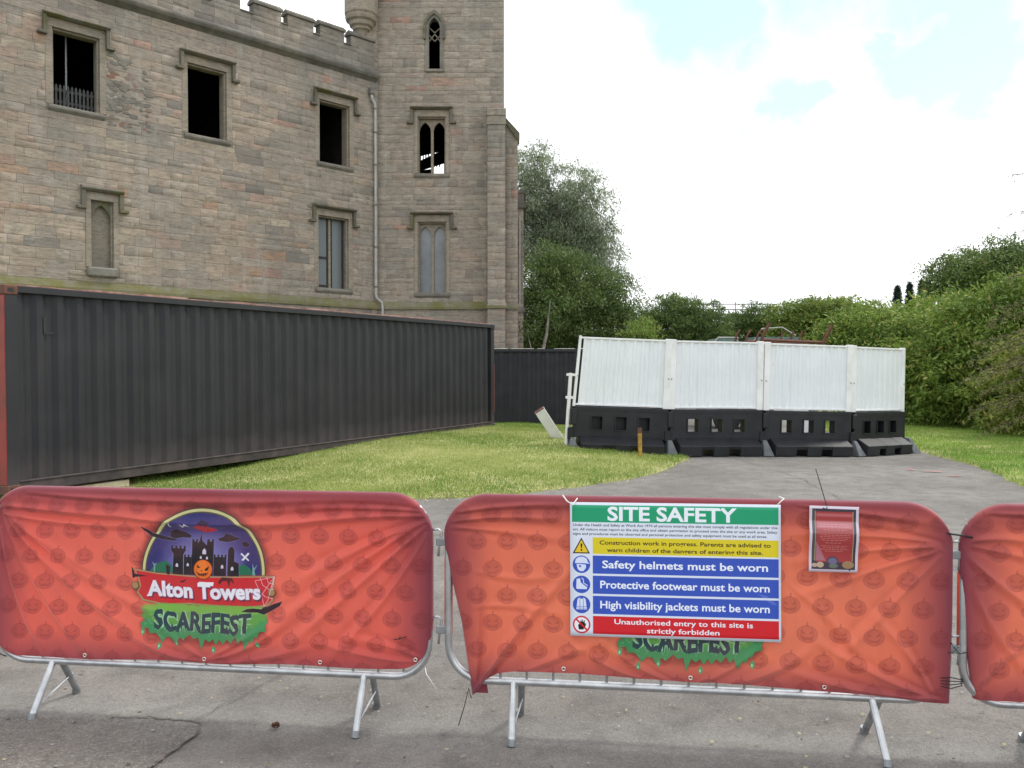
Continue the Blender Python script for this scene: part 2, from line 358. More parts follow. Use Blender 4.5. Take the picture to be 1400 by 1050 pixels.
# grass blades
def grass(name, poly, n, bbox, hmax, label, pal, hscale=1.0, clip=None, straw=.12):
    x = RNG.uniform(bbox[0], bbox[1], n * 3); y = bbox[2] + (bbox[3] - bbox[2]) * RNG.random(n * 3) ** 1.25
    z, d = lawn_z(x, y, poly, hmax); k = (d > -.02) | ((d > -.35) & (RNG.random(len(d)) < .05 * np.exp(d / .12)))
    if clip: k &= clip(x, y)
    x, y, z, d = [a[k][:n] for a in (x, y, z, d)]; n = len(x)
    edge = np.exp(-np.clip(d, 0, 9) / .18); tuft = smooth((nz(x, y, 3.1, 8) + .15) / .8)
    h = (RNG.uniform(.018, .05, n) + .045 * tuft * RNG.random(n)) * hscale * (1 + .7 * edge)
    yaw = RNG.uniform(0, 6.28, n); lean = RNG.uniform(0, .9, n) * h; wdt = RNG.uniform(.003, .0065, n)
    st = (RNG.random(n) < straw * (1 + 1.5 * nz(x, y, 1.9, 12)) + .35 * edge) | (d < -.02); z = np.where(d < -.02, gz(x, y) + .008, z); h = np.where(st, h * .35, h); lean = np.where(st, .06, lean)
    c, s = np.cos(yaw), np.sin(yaw); a = RNG.uniform(0, 6.28, n)
    V = np.zeros((n, 3, 3)); V[:, 0] = np.stack([x - c * wdt, y - s * wdt, z - .005], 1); V[:, 1] = np.stack([x + c * wdt, y + s * wdt, z - .005], 1)
    V[:, 2] = np.stack([x + np.cos(a) * lean, y + np.sin(a) * lean, z + h], 1)
    t_ = np.clip(.46 + .75 * nz(x, y, 1.6, 21) + .35 * nz(x, y, 5.5, 22) + RNG.normal(0, .22, n) - edge * .35, 0, 1)[:, None]
    col = pal[0] * (1 - t_) + pal[1] * t_; col = np.where(st[:, None], pal[2] * RNG.uniform(.8, 1.15, (n, 1)), col)
    o = np_mesh(name, V.reshape(-1, 3), np.arange(3 * n).reshape(-1, 3), 'grass_blade', np.repeat(col, 3, 0))
    return tag(o, label, 'grass', kind='stuff')
A_ = np.array
grass('mown_grass', LAWN_L, 210000, (-7, 3.9, 10.6, 24), .24, 'short yellowish mown grass with dry clippings on the mound by the containers', (A_([.15, .26, .035]), A_([.47, .50, .17]), A_([.78, .70, .42])), 1.0, straw=.3)
grass('verge_grass', LAWN_R, 110000, (6.5, 15, 9, 30), .05, 'fresh green grass on the verge below the right hedge', (A_([.12, .27, .03]), A_([.33, .50, .08]), A_([.46, .44, .20])), 1.1, straw=.04)

# ------------------------------------------------------------------ castle
castle = thing('castle', 'ruined sandstone castle with battlements, dark empty windows and a tall tower', 'castle', (-5.43, 34, 0))
CO = Vector((-5.43, 34, 0))
UP = Vector((0, 0, 1))
class Frame:
    """a wall plane: s runs along u, z up, n points out of the wall; coordinates relative to the castle's base point"""
    def __init__(f, o, u, n): f.o = Vector(o); f.u = Vector(u).normalized(); f.n = Vector(n).normalized()
    def p(f, s, z, d=0): return f.o + f.u * s + UP * z + f.n * d
    def box(f, mb, s0, s1, z0, z1, d0, d1): mb.prism([f.p(s0, z0, d0), f.p(s1, z0, d0), f.p(s1, z1, d0), f.p(s0, z1, d0)], f.n * (d1 - d0))
WING = Frame((0, 0, 0), (-.7095, -.7047, 0), (.7047, -.7095, 0))
TOW = Frame((0, 0, 0), (1, 0, 0), (0, -1, 0))
# openings: (s0, s1, z0, z1)
WO = {'w1': (10.68, 12.04, 9.78, 12.12), 'w2': (6.47, 7.86, 9.74, 12.12), 'w3': (1.37, 2.73, 9.68, 12.05), 'w5': (1.44, 2.80, 4.86, 7.62)}
NICHE = (10.30, 10.98, 4.92, 7.03)
TO = {'t1': (2.02, 2.55, 13.86, 15.95), 't2': (1.60, 2.74, 9.66, 11.95), 't3': (1.60, 2.76, 4.82, 7.70)}
def grid_wall(mb, fr, s0, s1, z0, z1, holes, d):
    ss = sorted({s0, s1, *[h for q in holes for h in q[:2]]}); zs = sorted({z0, z1, *[h for q in holes for h in q[2:]]})
    for a, b in zip(ss, ss[1:]):
        for c, e in zip(zs, zs[1:]):
            if any(h[0] <= (a + b) / 2 <= h[1] and h[2] <= (c + e) / 2 <= h[3] for h in holes): continue
            mb.quad(fr.p(a, c, d), fr.p(b, c, d), fr.p(b, e, d), fr.p(a, e, d))
def reveal(mb, fr, h, d0, d1):
    a, b, c, e = h
    for (p, q) in (((a, c), (b, c)), ((b, c), (b, e)), ((b, e), (a, e)), ((a, e), (a, c))):
        mb.quad(fr.p(*p, d0), fr.p(*q, d0), fr.p(*q, d1), fr.p(*p, d1))
wl = list(WO.values()); tl = list(TO.values())
mb = MB(); grid_wall(mb, WING, 0, 18, -.3, 13.95, wl + [NICHE], 0); grid_wall(mb, WING, 0, .77, 13.95, 19, [], 0)
for h in wl: reveal(mb, WING, h, 0, -.55)
reveal(mb, WING, NICHE, 0, -.28); a, b, c, e = NICHE; mb.quad(*[WING.p(s, z, -.28) for s, z in ((a, c), (b, c), (b, e), (a, e))])
mb.obj('wing_wall', 'mortar', castle, fix=False)
mb = MB(); grid_wall(mb, TOW, 0, 5.07, -.3, 19, tl, 0)
for h in tl: reveal(mb, TOW, h, 0, -.5)
T_ = TOW.p
mb.quad(T_(5.07, -.3), T_(5.07, -.3, -6), T_(5.07, 19, -6), T_(5.07, 19))
k1, k2 = WING.p(.77, 13, 0), WING.p(.77, 13, 0) + Vector((0, 5.5, 0))
mb.quad(k1, k2, k2 + UP * 6, k1 + UP * 6)
mb.obj('tower_wall', 'mortar', castle, fix=False)
# dark interiors, floors and roofs
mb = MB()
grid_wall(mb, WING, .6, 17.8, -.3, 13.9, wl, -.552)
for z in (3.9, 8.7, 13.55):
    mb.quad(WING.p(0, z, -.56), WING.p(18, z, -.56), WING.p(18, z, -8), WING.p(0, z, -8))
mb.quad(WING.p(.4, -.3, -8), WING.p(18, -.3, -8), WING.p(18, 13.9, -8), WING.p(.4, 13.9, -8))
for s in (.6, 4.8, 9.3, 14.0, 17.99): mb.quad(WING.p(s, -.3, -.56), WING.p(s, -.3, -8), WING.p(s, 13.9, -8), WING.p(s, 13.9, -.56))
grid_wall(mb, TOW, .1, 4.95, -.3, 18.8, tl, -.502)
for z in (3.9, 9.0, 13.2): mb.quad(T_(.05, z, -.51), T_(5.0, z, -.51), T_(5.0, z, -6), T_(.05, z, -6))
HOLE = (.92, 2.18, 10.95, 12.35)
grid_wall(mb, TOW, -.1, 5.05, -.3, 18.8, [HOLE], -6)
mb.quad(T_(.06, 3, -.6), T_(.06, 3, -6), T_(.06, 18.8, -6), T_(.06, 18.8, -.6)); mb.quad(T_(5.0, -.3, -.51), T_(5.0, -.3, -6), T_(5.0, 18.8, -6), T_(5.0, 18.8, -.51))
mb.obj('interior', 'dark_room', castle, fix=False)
mb = MB(); mb.quad(T_(-.3, 18.2, -.1), T_(5.07, 18.2, -.1), T_(5.07, 18.2, -6), T_(-.3, 18.2, -6)); mb.quad(WING.p(0, 13.9, -.3), WING.p(18, 13.9, -.3), WING.p(18, 13.9, -8), WING.p(0, 13.9, -8))
mb.obj('roof', 'concrete_roof', castle, fix=False)
# broken roof timbers seen through the tower's middle window
mb = MB()
def tp(s, z, d): return T_(s, z, d)
mb.prism([tp(.85, 11.1, -5.8), tp(2.3, 11.55, -5.8), tp(2.3, 12.2, -5.8), tp(.85, 11.52, -5.8)], (0, .15, 0))
mb.prism([tp(.85, 11.78, -5.7), tp(2.3, 12.13, -5.7), tp(2.3, 12.5, -5.7), tp(.85, 12.5, -5.7)], (0, .15, 0))
mb.prism([tp(.85, 10.9, -5.7), tp(1.62, 10.9, -5.7), tp(1.62, 11.2, -5.7), tp(.85, 11.12, -5.7)], (0, .12, 0))
for k in range(9): TOW.box(mb, .93 + k * .13, .985 + k * .13, 11.3, 12.2, -5.75, -5.7)
mb.obj('rafters', 'old_timber', castle)

# stones -------------------------------------------------------------------
PAL = {'warm': [((.40, .33, .25), 6), ((.37, .305, .235), 5), ((.385, .28, .215), 2.2), ((.43, .26, .165), .6), ((.33, .295, .24), 3), ((.46, .39, .29), 1.4), ((.27, .245, .21), .7)],
       'grey': [((.35, .305, .245), 6), ((.32, .28, .23), 5), ((.37, .295, .23), 1.6), ((.40, .235, .18), .3), ((.28, .255, .215), 3), ((.41, .36, .29), 1), ((.21, .195, .17), .5)],
       'dark': [((.25, .23, .195), 4), ((.20, .185, .16), 4), ((.30, .27, .225), 3), ((.16, .15, .13), 1.5)]}
stones = []     # (frame, s0, s1, z0, z1, proud, tint)
def cut(r, holes):
    out = [r]
    for h in holes:
        nx = []
        for (a, b, c, e) in out:
            if h[0] >= b or h[1] <= a or h[2] >= e or h[3] <= c: nx.append((a, b, c, e)); continue
            if h[2] > c: nx.append((a, b, c, h[2])); 
            if h[3] < e: nx.append((a, b, h[3], e))
            lo, hi = max(c, h[2]), min(e, h[3])
            if h[0] > a: nx.append((a, h[0], lo, hi))
            if h[1] < b: nx.append((h[1], b, lo, hi))
        out = nx
    return out
rs = random.Random(5)
def lay(fr, s0, s1, z0, z1, holes, pal, hmin=.17, hmax=.37, wmin=.38, wmax=1.05, off=0.0, palf=None):
    z = z0
    while z < z1 - .02:
        h = min(rs.uniform(hmin, hmax), z1 - z)
        if z1 - z - h < .14: h = z1 - z
        s = s0 + 0.0
        first = rs.uniform(.2, wmax)
        while s < s1 - .02:
            w_ = first if first else rs.uniform(wmin, wmax); first = 0
            w_ = min(w_, s1 - s)
            if s1 - s - w_ < .18: w_ = s1 - s
            P = palf(s, z, pal) if palf else pal
            base = rs.choices([q[0] for q in PAL[P]], [q[1] for q in PAL[P]])[0]
            v = rs.uniform(.92, 1.09); tint = tuple(min(.6, q * v * k_) for q, k_ in zip(base, (1.10, 1.055, 1.075))); pr = off + rs.uniform(.010, .0155)
            for r in cut((s, s + w_, z, z + h), holes):
                if r[1] - r[0] > .05 and r[3] - r[2] > .04: stones.append((fr, *r, pr, tint))
            s += w_
        z += h
def grow(h, m, t_=None, b_=None): return (h[0] - m, h[1] + m, h[2] - (m if b_ is None else b_), h[3] + (m if t_ is None else t_))
WH = [grow(h, .20, .22, .22) for h in wl] + [grow(NICHE, .16, .2, .3)]
lay(WING, 0.02, 18, 1.0, 4.20, [], 'grey'); lay(WING, .02, 18, 4.46, 13.28, WH, 'warm', palf=lambda s, z, p: ('grey' if rs.random() < (.75 if s < 4 else .35) or z > 12.4 else 'warm'))
lay(WING, 0.02, .77, 13.8, 19, [], 'grey', wmin=.3, wmax=.5)
TH = [grow(h, .17, .2, .2) for h in (TO['t2'], TO['t3'])] + [grow(TO['t1'], .14, .12, .12)]
BUT = (4.43, 5.07)
lay(TOW, 0, 5.07, 1.0, 4.14, [(BUT[0], 5.2, 0, 13)], 'grey'); lay(TOW, 0, 5.07, 4.36, 18.6, TH + [(BUT[0], 5.2, 0, 12.3)], 'grey')
# parapet with merlons (s0, s1, top)
lay(WING, .2, 18, 13.62, 14.42, [], 'dark', off=.05)
MER = []
s = .24
for wdt, gap in ((1.10, .30), (1.08, .28), (1.10, .26), (1.10, .50)) + ((1.08, .36),) * 9: MER.append((s, s + wdt, 15.0 + rs.uniform(-.08, .08))); s += wdt + gap
for a, b, tp_ in MER: lay(WING, a, b, 14.42, tp_ - .16, [], 'dark', off=.05, wmin=.35, wmax=.6)
mb = MB(); WING.box(mb, .2, 18, 13.5, 14.42, -.42, .05); mb.obj('parapet', 'cornice', castle)
for i, (a, b, tp_) in enumerate(MER):
    mb = MB(); WING.box(mb, a, b, 14.422, tp_ - .16, -.27, .05); o = mb.obj('merlon', 'cornice', castle)
    mb = MB(); pts = [(.13, tp_ - .16), (.13, tp_ - .07), (-.05, tp_ + .07), (-.33, tp_ - .05), (-.33, tp_ - .16)]
    mb.prism([WING.p(a - .05, z, d) for d, z in pts], WING.u * (b - a + .10)); mb.obj('coping', 'cornice', o, bevel=.012)
    if i < len(MER) - 1:
        mb = MB(); a2 = MER[i + 1][0]; pts = [(.11, 14.422), (.11, 14.46), (-.05, 14.51), (-.16, 14.48), (-.16, 14.422)]
        mb.prism([WING.p(b + .004, z, d) for d, z in pts], WING.u * (a2 - b - .008)); mb.obj('crenel_coping', 'cornice', castle)
# tall buttresses at the tower's right corner
B1 = Frame((0, 0, 0), (1, 0, 0), (0, -1, 0))
mb = MB(); B1.box(mb, 4.45, 5.16, -.3, 11.62, .0, .66); mb.obj('buttress', 'mortar', castle)
BF = Frame((0, -.66, 0), (1, 0, 0), (0, -1, 0)); lay(BF, 4.45, 5.16, 1.0, 11.4, [], 'grey', wmin=.34, wmax=.72)
mb = MB(); B1.box(mb, 4.42, 5.19, 11.44, 11.56, .03, .70); B1.box(mb, 4.44, 5.17, 11.565, 11.80, .03, .67); B1.box(mb, 4.42, 5.19, 11.805, 12.05, .03, .70)
mb.prism([B1.p(4.42, 12.055, .70), B1.p(4.42, 12.055, .0), B1.p(4.42, 12.3, .0)], (.77, 0, 0)); mb.obj('buttress_cap', 'dressed', castle, bevel=.01)
BR = Frame((0, 0, 0), (1, 0, 0), (0, -1, 0))
mb = MB(); mb.prism([BR.p(5.05, -.3, -.10), BR.p(5.66, -.3, -.10), BR.p(5.66, 11.15, -.10), BR.p(5.05, 11.95, -.10)], (0, .8, 0)); mb.obj('side_buttress', 'mortar', castle)
lay(Frame((0, .10, 0), (1, 0, 0), (0, -1, 0)), 5.17, 5.66, 1.0, 11.1, [], 'grey', wmin=.3, wmax=.49)
mb = MB(); mb.prism([BR.p(5.1, 12.0, .0), BR.p(5.74, 11.3, .0), BR.p(5.74, 11.12, .0), BR.p(5.66, 11.02, .0), BR.p(5.1, 11.8, .0)], (0, 1.0, 0)); mb.obj('side_coping', 'hood', castle)
# bay behind on the right
mb = MB(); mb.box(5.0, 5.93, 2.6, 6.5, -.3, 8.75); mb.obj('bay', 'mortar', castle)
lay(Frame((0, 2.6, 0), (1, 0, 0), (0, -1, 0)), 5.5, 5.93, 1.0, 8.6, [(5.74, 5.86, 4.6, 8.2)], 'grey', wmin=.2, wmax=.43)
for nm_, bx in (('bay_cornice', (5.0, 6.05, 2.48, 6.6, 8.75, 8.95)), ('bay_parapet', (5.0, 5.97, 2.54, 6.55, 8.955, 9.4)), ('bay_coping', (5.0, 6.03, 2.5, 6.6, 9.405, 9.52)), ('bay_string', (5.0, 6.02, 2.5, 6.6, 4.2, 4.42))): mb = MB(); mb.box(*bx); mb.obj(nm_, 'cornice', castle)
mb = MB(); mb.box(5.75, 5.80, 2.52, 2.57, 4.4, 8.4); mb.obj('bay_pipe', 'lead_pipe', castle)

def stone_geo(st):
    fr, a, b, c, e, pr, tint = st; j = .0022; r = lambda: rs.uniform(-.004, .004)
    bz = .008; A = [(a + j, c + j), (b - j, c + j), (b - j, e - j), (a + j, e - j)]
    I = [(a + j + bz, c + j + bz), (b - j - bz, c + j + bz), (b - j - bz, e - j - bz), (a + j + bz, e - j - bz)]
    V = [fr.p(x, z, -.002) for x, z in A] + [fr.p(x, z, pr - .005) for x, z in A] + [fr.p(x + r(), z + r(), pr + r()) for x, z in I]
    F = []
    for q in range(4):
        n = (q + 1) % 4; F += [(q, n, 4 + n, 4 + q), (4 + q, 4 + n, 8 + n, 8 + q)]
    return V, F + [(8, 9, 10, 11)]
eye = Vector((0, 0, 1.7))
def seen(st):
    fr, a, b, c, e, pr, tint = st; P = fr.p((a + b) / 2, (c + e) / 2) + CO; d = P - eye
    px, py = 700 + P.x / P.y * 1140, 505 - (P.z - 1.7) / P.y * 1140
    if not (-10 < px < 720 and -10 < py < 1050): return 0
    if py > 385 + .085 * px and px < 680: return 0
    return (b - a) * (e - c) * abs(fr.n.dot(d.normalized())) / d.length_squared * (1 if e - c > .15 else .1)
stones.sort(key=seen, reverse=True)
for st in stones[:298]:
    V, F = stone_geo(st); me = bpy.data.meshes.new('stone'); me.from_pydata([tuple(v) for v in V], [], F)
    at = me.color_attributes.new('tint', 'FLOAT_COLOR', 'POINT'); at.data.foreach_set('color', [x for _ in V for x in (*st[6], 1)])
    me.materials.append(M['stone']); link('stone', me, castle)
VV, FF, TT = [], [], []
for st in stones[298:]:
    V, F = stone_geo(st); k = len(VV); VV += V; FF += [tuple(i + k for i in f) for f in F]; TT += [st[6]] * len(V)
o = np_mesh('stonework', np.array([tuple(v) for v in VV]), np.array(FF), 'stone', np.array(TT), castle); o['kind'] = 'stuff'

# string courses and cornice
mb = MB()
for fr, L0, L1, d in ((WING, -.02, 18, .10), (TOW, -.02, 4.44, .10)):
    mb.prism([fr.p(L0, 4.20, .0), fr.p(L0, 4.14, d), fr.p(L0, 4.24, d), fr.p(L0, 4.46, .01)], fr.u * (L1 - L0))
mb.prism([B1.p(4.40, 4.20, .0), B1.p(4.40, 4.14, .76), B1.p(4.40, 4.24, .76), B1.p(4.40, 4.44, .01)], (.81, 0, 0))
mb.prism([BR.p(5.215, 4.20, -.1), BR.p(5.215, 4.14, -.02), BR.p(5.215, 4.24, -.02), BR.p(5.215, 4.4, -.1)], (.5, 0, 0))
mb.obj('string_course', 'mossy', castle)
mb = MB(); mb.prism([WING.p(.10, z, d) for d, z in ((0, 13.28), (.10, 13.36), (.20, 13.42), (.24, 13.50), (.24, 13.56), (.06, 13.70), (0, 13.70))], WING.u * 17.9); mb.obj('cornice', 'cornice', castle)
# corbelled turret on the tower's left corner
cc_ = WING.p(.72, 0, -.12)
mb = MB(); mb.lathe([(.02, 14.85), (.16, 14.95), (.22, 15.15), (.26, 15.20), (.34, 15.24), (.36, 15.32), (.46, 15.38), (.50, 15.52), (.60, 15.58), (.64, 15.70), (.60, 15.76), (.66, 15.84), (.66, 19), (.02, 19)], cc_, 28)
mb.obj('turret', 'dressed', castle, smooth_=False)

# windows -------------------------------------------------------------------
def window(fr, h, hood=True, mats=('dressed', 'hood', 'sill'), lights=0, glass=None, dset=-.32, arch=False):
    a, b, c, e = h; W = .20 if not arch else .14
    w_ = MB()       # surround
    fr.box(w_, a - W, a, c, e, -.002, .017); fr.box(w_, b, b + W, c, e, -.002, .018)
    fr.box(w_, a - W, b + W, e + .002, e + .20, -.002, .020)
    for q in (.09, .16): # inner moulding steps
        fr.box(w_, a - .001, a + .05, c, e - .05, -q - .05, -q); fr.box(w_, b - .05, b + .001, c, e - .05, -q - .05, -q); fr.box(w_, a, b, e - .05, e + .001, -q - .05, -q)
    wd_ = w_.obj('window', mats[0], castle, bevel=.008)
    s_ = MB(); s_.prism([fr.p(a - .14, z, d) for d, z in ((-.5, c + .04), (.03, c - .02), (.09, c - .05), (.09, c - .13), (.0, c - .22), (-.5, c - .22))], fr.u * (b - a + .28)); s_.obj('sill', mats[2], wd_, bevel=.015)
    if hood:
        H = MB(); t0 = e + .26; t1 = e + .42; x0 = a - .28; x1 = b + .28
        pr = lambda z0, z1: [(0, z0), (.12, z0 + .01), (.24, z0 + .06), (.24, z0 + .10), (0, z1)]
        H.prism([fr.p(x0, z, d) for d, z in pr(t0, t1)], fr.u * (x1 - x0))
        for xx in (x0, x1 - .11): fr.box(H, xx, xx + .11, e - .22, t0 + .03, .0, .15)
        fr.box(H, x0 - .15, x0 + .11, e - .31, e - .222, .0, .19); fr.box(H, x1 - .11, x1 + .15, e - .31, e - .222, .0, .19)
        H.obj('hood_mould', mats[1], wd_, bevel=.012)
    mid = (a + b) / 2
    if lights:
        mm = MB(); fr.box(mm, mid - .055, mid + .055, c, e - .05, dset - .10, dset + .06); mm.obj('mullion', mats[0], wd_, bevel=.02)
    if arch:   # plate above with pointed heads cut out
        def head(x0, x1):
            w2 = (x1 - x0); z1 = e - .10; sp = z1 - w2 * .95; L = []; n = 9
            for k in range(n + 1):
                t_ = k / n; ang = t_ * math.acos(.5 / 1.0 * 1.0); R = w2
                L.append((x1 - R * math.cos(ang), sp + R * math.sin(ang) * .95))
            Rr = [(x0 + x1 - x, z) for x, z in L[::-1]][1:]
            return sp, L + Rr
        spans = [(a + .05, mid - .05), (mid + .05, b - .05)] if lights else [(a + .03, b - .03)]
        tr = MB(); sp = head(*spans[0])[0]
        for x0, x1 in spans:
            _, P = head(x0, x1)
            for p, q in zip(P, P[1:]):
                tr.prism([fr.p(p[0], p[1], dset - .06), fr.p(q[0], q[1], dset - .06), fr.p(q[0], e, dset - .06), fr.p(p[0], e, dset - .06)], fr.n * .12)
                if lights or True: # rib
                    dx = Vector((q[0] - p[0], q[1] - p[1])).normalized() * .028; nx_, nz_ = -dx.y, dx.x
                    tr.prism([fr.p(p[0], p[1], dset + .06), fr.p(q[0], q[1], dset + .06), fr.p(q[0] + nx_, q[1] + nz_, dset + .06), fr.p(p[0] + nx_, p[1] + nz_, dset + .06)], fr.n * .035)
        for x0, x1 in spans:
            fr.box(tr, x0 - .05 if x0 < mid else x0 - .02, x0, c, e, dset - .06, dset + .07); fr.box(tr, x1, x1 + (.05 if x1 > mid else .02), c, e, dset - .06, dset + .07)
        tr.obj('tracery', mats[0], wd_)
    if glass:
        for x0, x1 in ([(a, mid - .055), (mid + .055, b)] if lights else [(a, b)]):
            g = MB(); g.quad(fr.p(x0, c, dset - .02), fr.p(x1, c, dset - .02), fr.p(x1, e, dset - .02), fr.p(x0, e, dset - .02)); g.obj('pane', glass, wd_, fix=False)
    return wd_
o1 = window(WING, WO['w1']); window(WING, WO['w2']); window(WING, WO['w3'])
o5 = window(WING, WO['w5'], lights=2, glass='leaded_glass', dset=-.34)
mb = MB(); a, b, c, e = WO['w5']; WING.box(mb, (a + b) / 2 + .06, b - .05, 6.02, 6.09, -.35, -.30); WING.box(mb, (a + b) / 2 + .06, b - .05, 4.92, 4.99, -.35, -.30)
for x in ((a + b) / 2 + .06, (a + b) / 2 - .12, a + .06): WING.box(mb, x, x + .035, 4.9, 7.55, -.35, -.31)
mb.obj('glazing_bar', 'old_timber', o5)
window(TOW, TO['t2'], lights=2, arch=True); window(TOW, TO['t3'], lights=2, arch=True, glass='tower_glass')
# lancet high on the tower
a, b, c, e = TO['t1']
def lancet(fr, h, name, grow_, d0, d1, mat, par, n=10):
    a, b, c, e = h; w2 = b - a; sp = e - w2 * .87; mb = MB()
    def arc(x0, x1, sp):
        R = x1 - x0; L = [(x1 - R * math.cos(k / n * math.pi / 3), sp + R * math.sin(k / n * math.pi / 3)) for k in range(n + 1)]
        return L + [(x0 + x1 - x, z) for x, z in L[::-1]][1:]
    I = [(a, c)] + arc(a, b, sp) + [(b, c)]; O = [(a - grow_, c)] + arc(a - grow_, b + grow_, sp) + [(b + grow_, c)]
    for k in range(len(I) - 1): mb.prism([fr.p(*I[k], d0), fr.p(*I[k + 1], d0), fr.p(*O[k + 1], d0), fr.p(*O[k], d0)], fr.n * (d1 - d0))
    return mb, I
mb, I = lancet(TOW, (a + .04, b - .04, c, e - .02), '', .13, -.25, .035, 'dressed', castle); lw = mb.obj('window', 'sill', castle)
mb, _ = lancet(TOW, (a - .08, b + .08, c + 1.2, e + .12), '', .09, .0, .11, 'hood', castle); mb.obj('hood_mould', 'hood', lw)
mb = MB(); TOW.box(mb, a, b, e - .25, e + .02, -.25, -.24)
mb2 = MB()
for k in range(len(I) // 2 - 2): pass
m_ = (a + b) / 2
for (p, q) in (((m_, c + 1.55), (a + .04, c + 1.75)), ((m_, c + 1.55), (b - .04, c + 1.75)), ((a + .04, c + 1.2), (m_, c + 1.5)), ((b - .04, c + 1.2), (m_, c + 1.5)), ((a + .04, c + 1.45), (m_, c + 1.2)), ((b - .04, c + 1.45), (m_, c + 1.2))):
    mb2.tube([TOW.p(*p, -.22), TOW.p(*q, -.22)], .022, 6)
mb2.obj('tracery', 'dressed', lw)
mb = MB(); TOW.box(mb, a - .12, b + .12, c - .12, c, -.3, .08); mb.obj('sill', 'sill', lw, bevel=.02)
# blind niche on the wing
a, b, c, e = NICHE
mb = MB(); WING.box(mb, a - .16, a, c, e, -.002, .03); WING.box(mb, b, b + .16, c, e, -.002, .03); WING.box(mb, a - .16, b + .16, e + .002, e + .18, -.002, .035)
WING.box(mb, a, a + .05, c, e, -.16, -.1); WING.box(mb, b - .05, b, c, e, -.16, -.1)
nb = mb.obj('niche', 'dressed', castle, bevel=.01)
mb = MB(); x0, x1 = a + .05, b - .05; R = x1 - x0; sp = e - .12 - R * .87; P = [(x1 - R * math.cos(k / 8 * math.pi / 3), sp + R * math.sin(k / 8 * math.pi / 3)) for k in range(9)]; P += [(x0 + x1 - x, z) for x, z in P[::-1]][1:]
for p, q in zip(P, P[1:]): mb.prism([WING.p(*p, -.18), WING.p(*q, -.18), WING.p(q[0], e, -.18), WING.p(p[0], e, -.18)], WING.n * .07)
mb.obj('arch_head', 'hood', nb)
mb = MB(); WING.box(mb, a - .12, b + .14, c - .30, c, -.1, .16); mb.obj('sill', 'sill', nb, bevel=.05)
mb = MB(); pr = [(0, e + .24), (.10, e + .26), (.18, e + .32), (.18, e + .36), (0, e + .46)]
mb.prism([WING.p(a - .30, z, d) for d, z in pr], WING.u * (b - a + .60))
for xx in (a - .30, b + .16): WING.box(mb, xx, xx + .14, e - .22, e + .27, .0, .12)
WING.box(mb, a - .44, a - .16, e - .32, e - .222, .0, .16); WING.box(mb, b + .16, b + .44, e - .32, e - .222, .0, .16); mb.obj('hood_mould', 'hood', nb, bevel=.015)
# picket rail and props inside the first window
a, b, c, e = WO['w1']; mb = MB()
for k in range(12):
    x = a + .06 + k * .115; mb.prism([WING.p(x, c, -.50), WING.p(x + .06, c, -.50), WING.p(x + .06, c + .74, -.50), WING.p(x + .03, c + .80, -.50), WING.p(x, c + .74, -.50)], WING.n * .03)
WING.box(mb, a, b, c + .22, c + .30, -.54, -.502); WING.box(mb, a, b, c + .58, c + .66, -.54, -.502); mb.obj('picket_rail', 'fence_timber', o1)
mb = MB()
for x in (11.45, 11.93): mb.tube([WING.p(x, c, -.7), WING.p(x, e + .1, -.7)], .03, 8)
mb.obj('prop', 'galvanised_worn', o1)
# rough patch of spalled stone right of the first window; red-brown pieces stand in for its recess shadows
for nm_, mt_, cnt, pm in (('spalled_stone', 'sill', 70, .034), ('red_shade_stone', 'red_shade', 26, .026)):
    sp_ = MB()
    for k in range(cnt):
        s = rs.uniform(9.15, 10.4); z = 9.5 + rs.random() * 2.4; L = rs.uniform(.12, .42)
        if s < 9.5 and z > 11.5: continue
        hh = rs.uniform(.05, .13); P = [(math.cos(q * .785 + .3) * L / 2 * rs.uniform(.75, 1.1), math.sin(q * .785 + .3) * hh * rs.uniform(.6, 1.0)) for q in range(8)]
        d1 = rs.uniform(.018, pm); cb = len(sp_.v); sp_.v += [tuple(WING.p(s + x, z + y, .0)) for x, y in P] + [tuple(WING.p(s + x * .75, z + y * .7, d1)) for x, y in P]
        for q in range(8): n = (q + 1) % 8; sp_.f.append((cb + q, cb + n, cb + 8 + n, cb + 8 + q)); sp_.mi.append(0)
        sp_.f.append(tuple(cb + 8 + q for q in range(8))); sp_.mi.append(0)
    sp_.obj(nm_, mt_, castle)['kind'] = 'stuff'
# downpipe
mb = MB(); d = .13
mb.tube([WING.p(.42, 12.78, d), WING.p(.38, 12.55, d), WING.p(.26, 12.40, d), WING.p(.23, 12.2, d), WING.p(.23, 4.75, d), WING.p(.20, 4.6, d), WING.p(.0, 4.42, d + .1), WING.p(-.03, 4.2, d + .1), WING.p(-.03, 1.0, d + .1)], .055, 10); dp = mb.obj('downpipe', 'lead_pipe', castle, smooth_=True)
for z in (5.0, 6.6, 8.3, 9.9, 11.2, 12.15): mb = MB(); mb.tube([WING.p(.23, z, d), WING.p(.23, z + .07, d)], .072, 10); mb.obj('pipe_collar', 'pipe_band', dp)
mb = MB(); WING.box(mb, .32, .52, 12.72, 12.98, .03, .24); mb.obj('hopper', 'pipe_band', dp, bevel=.02)

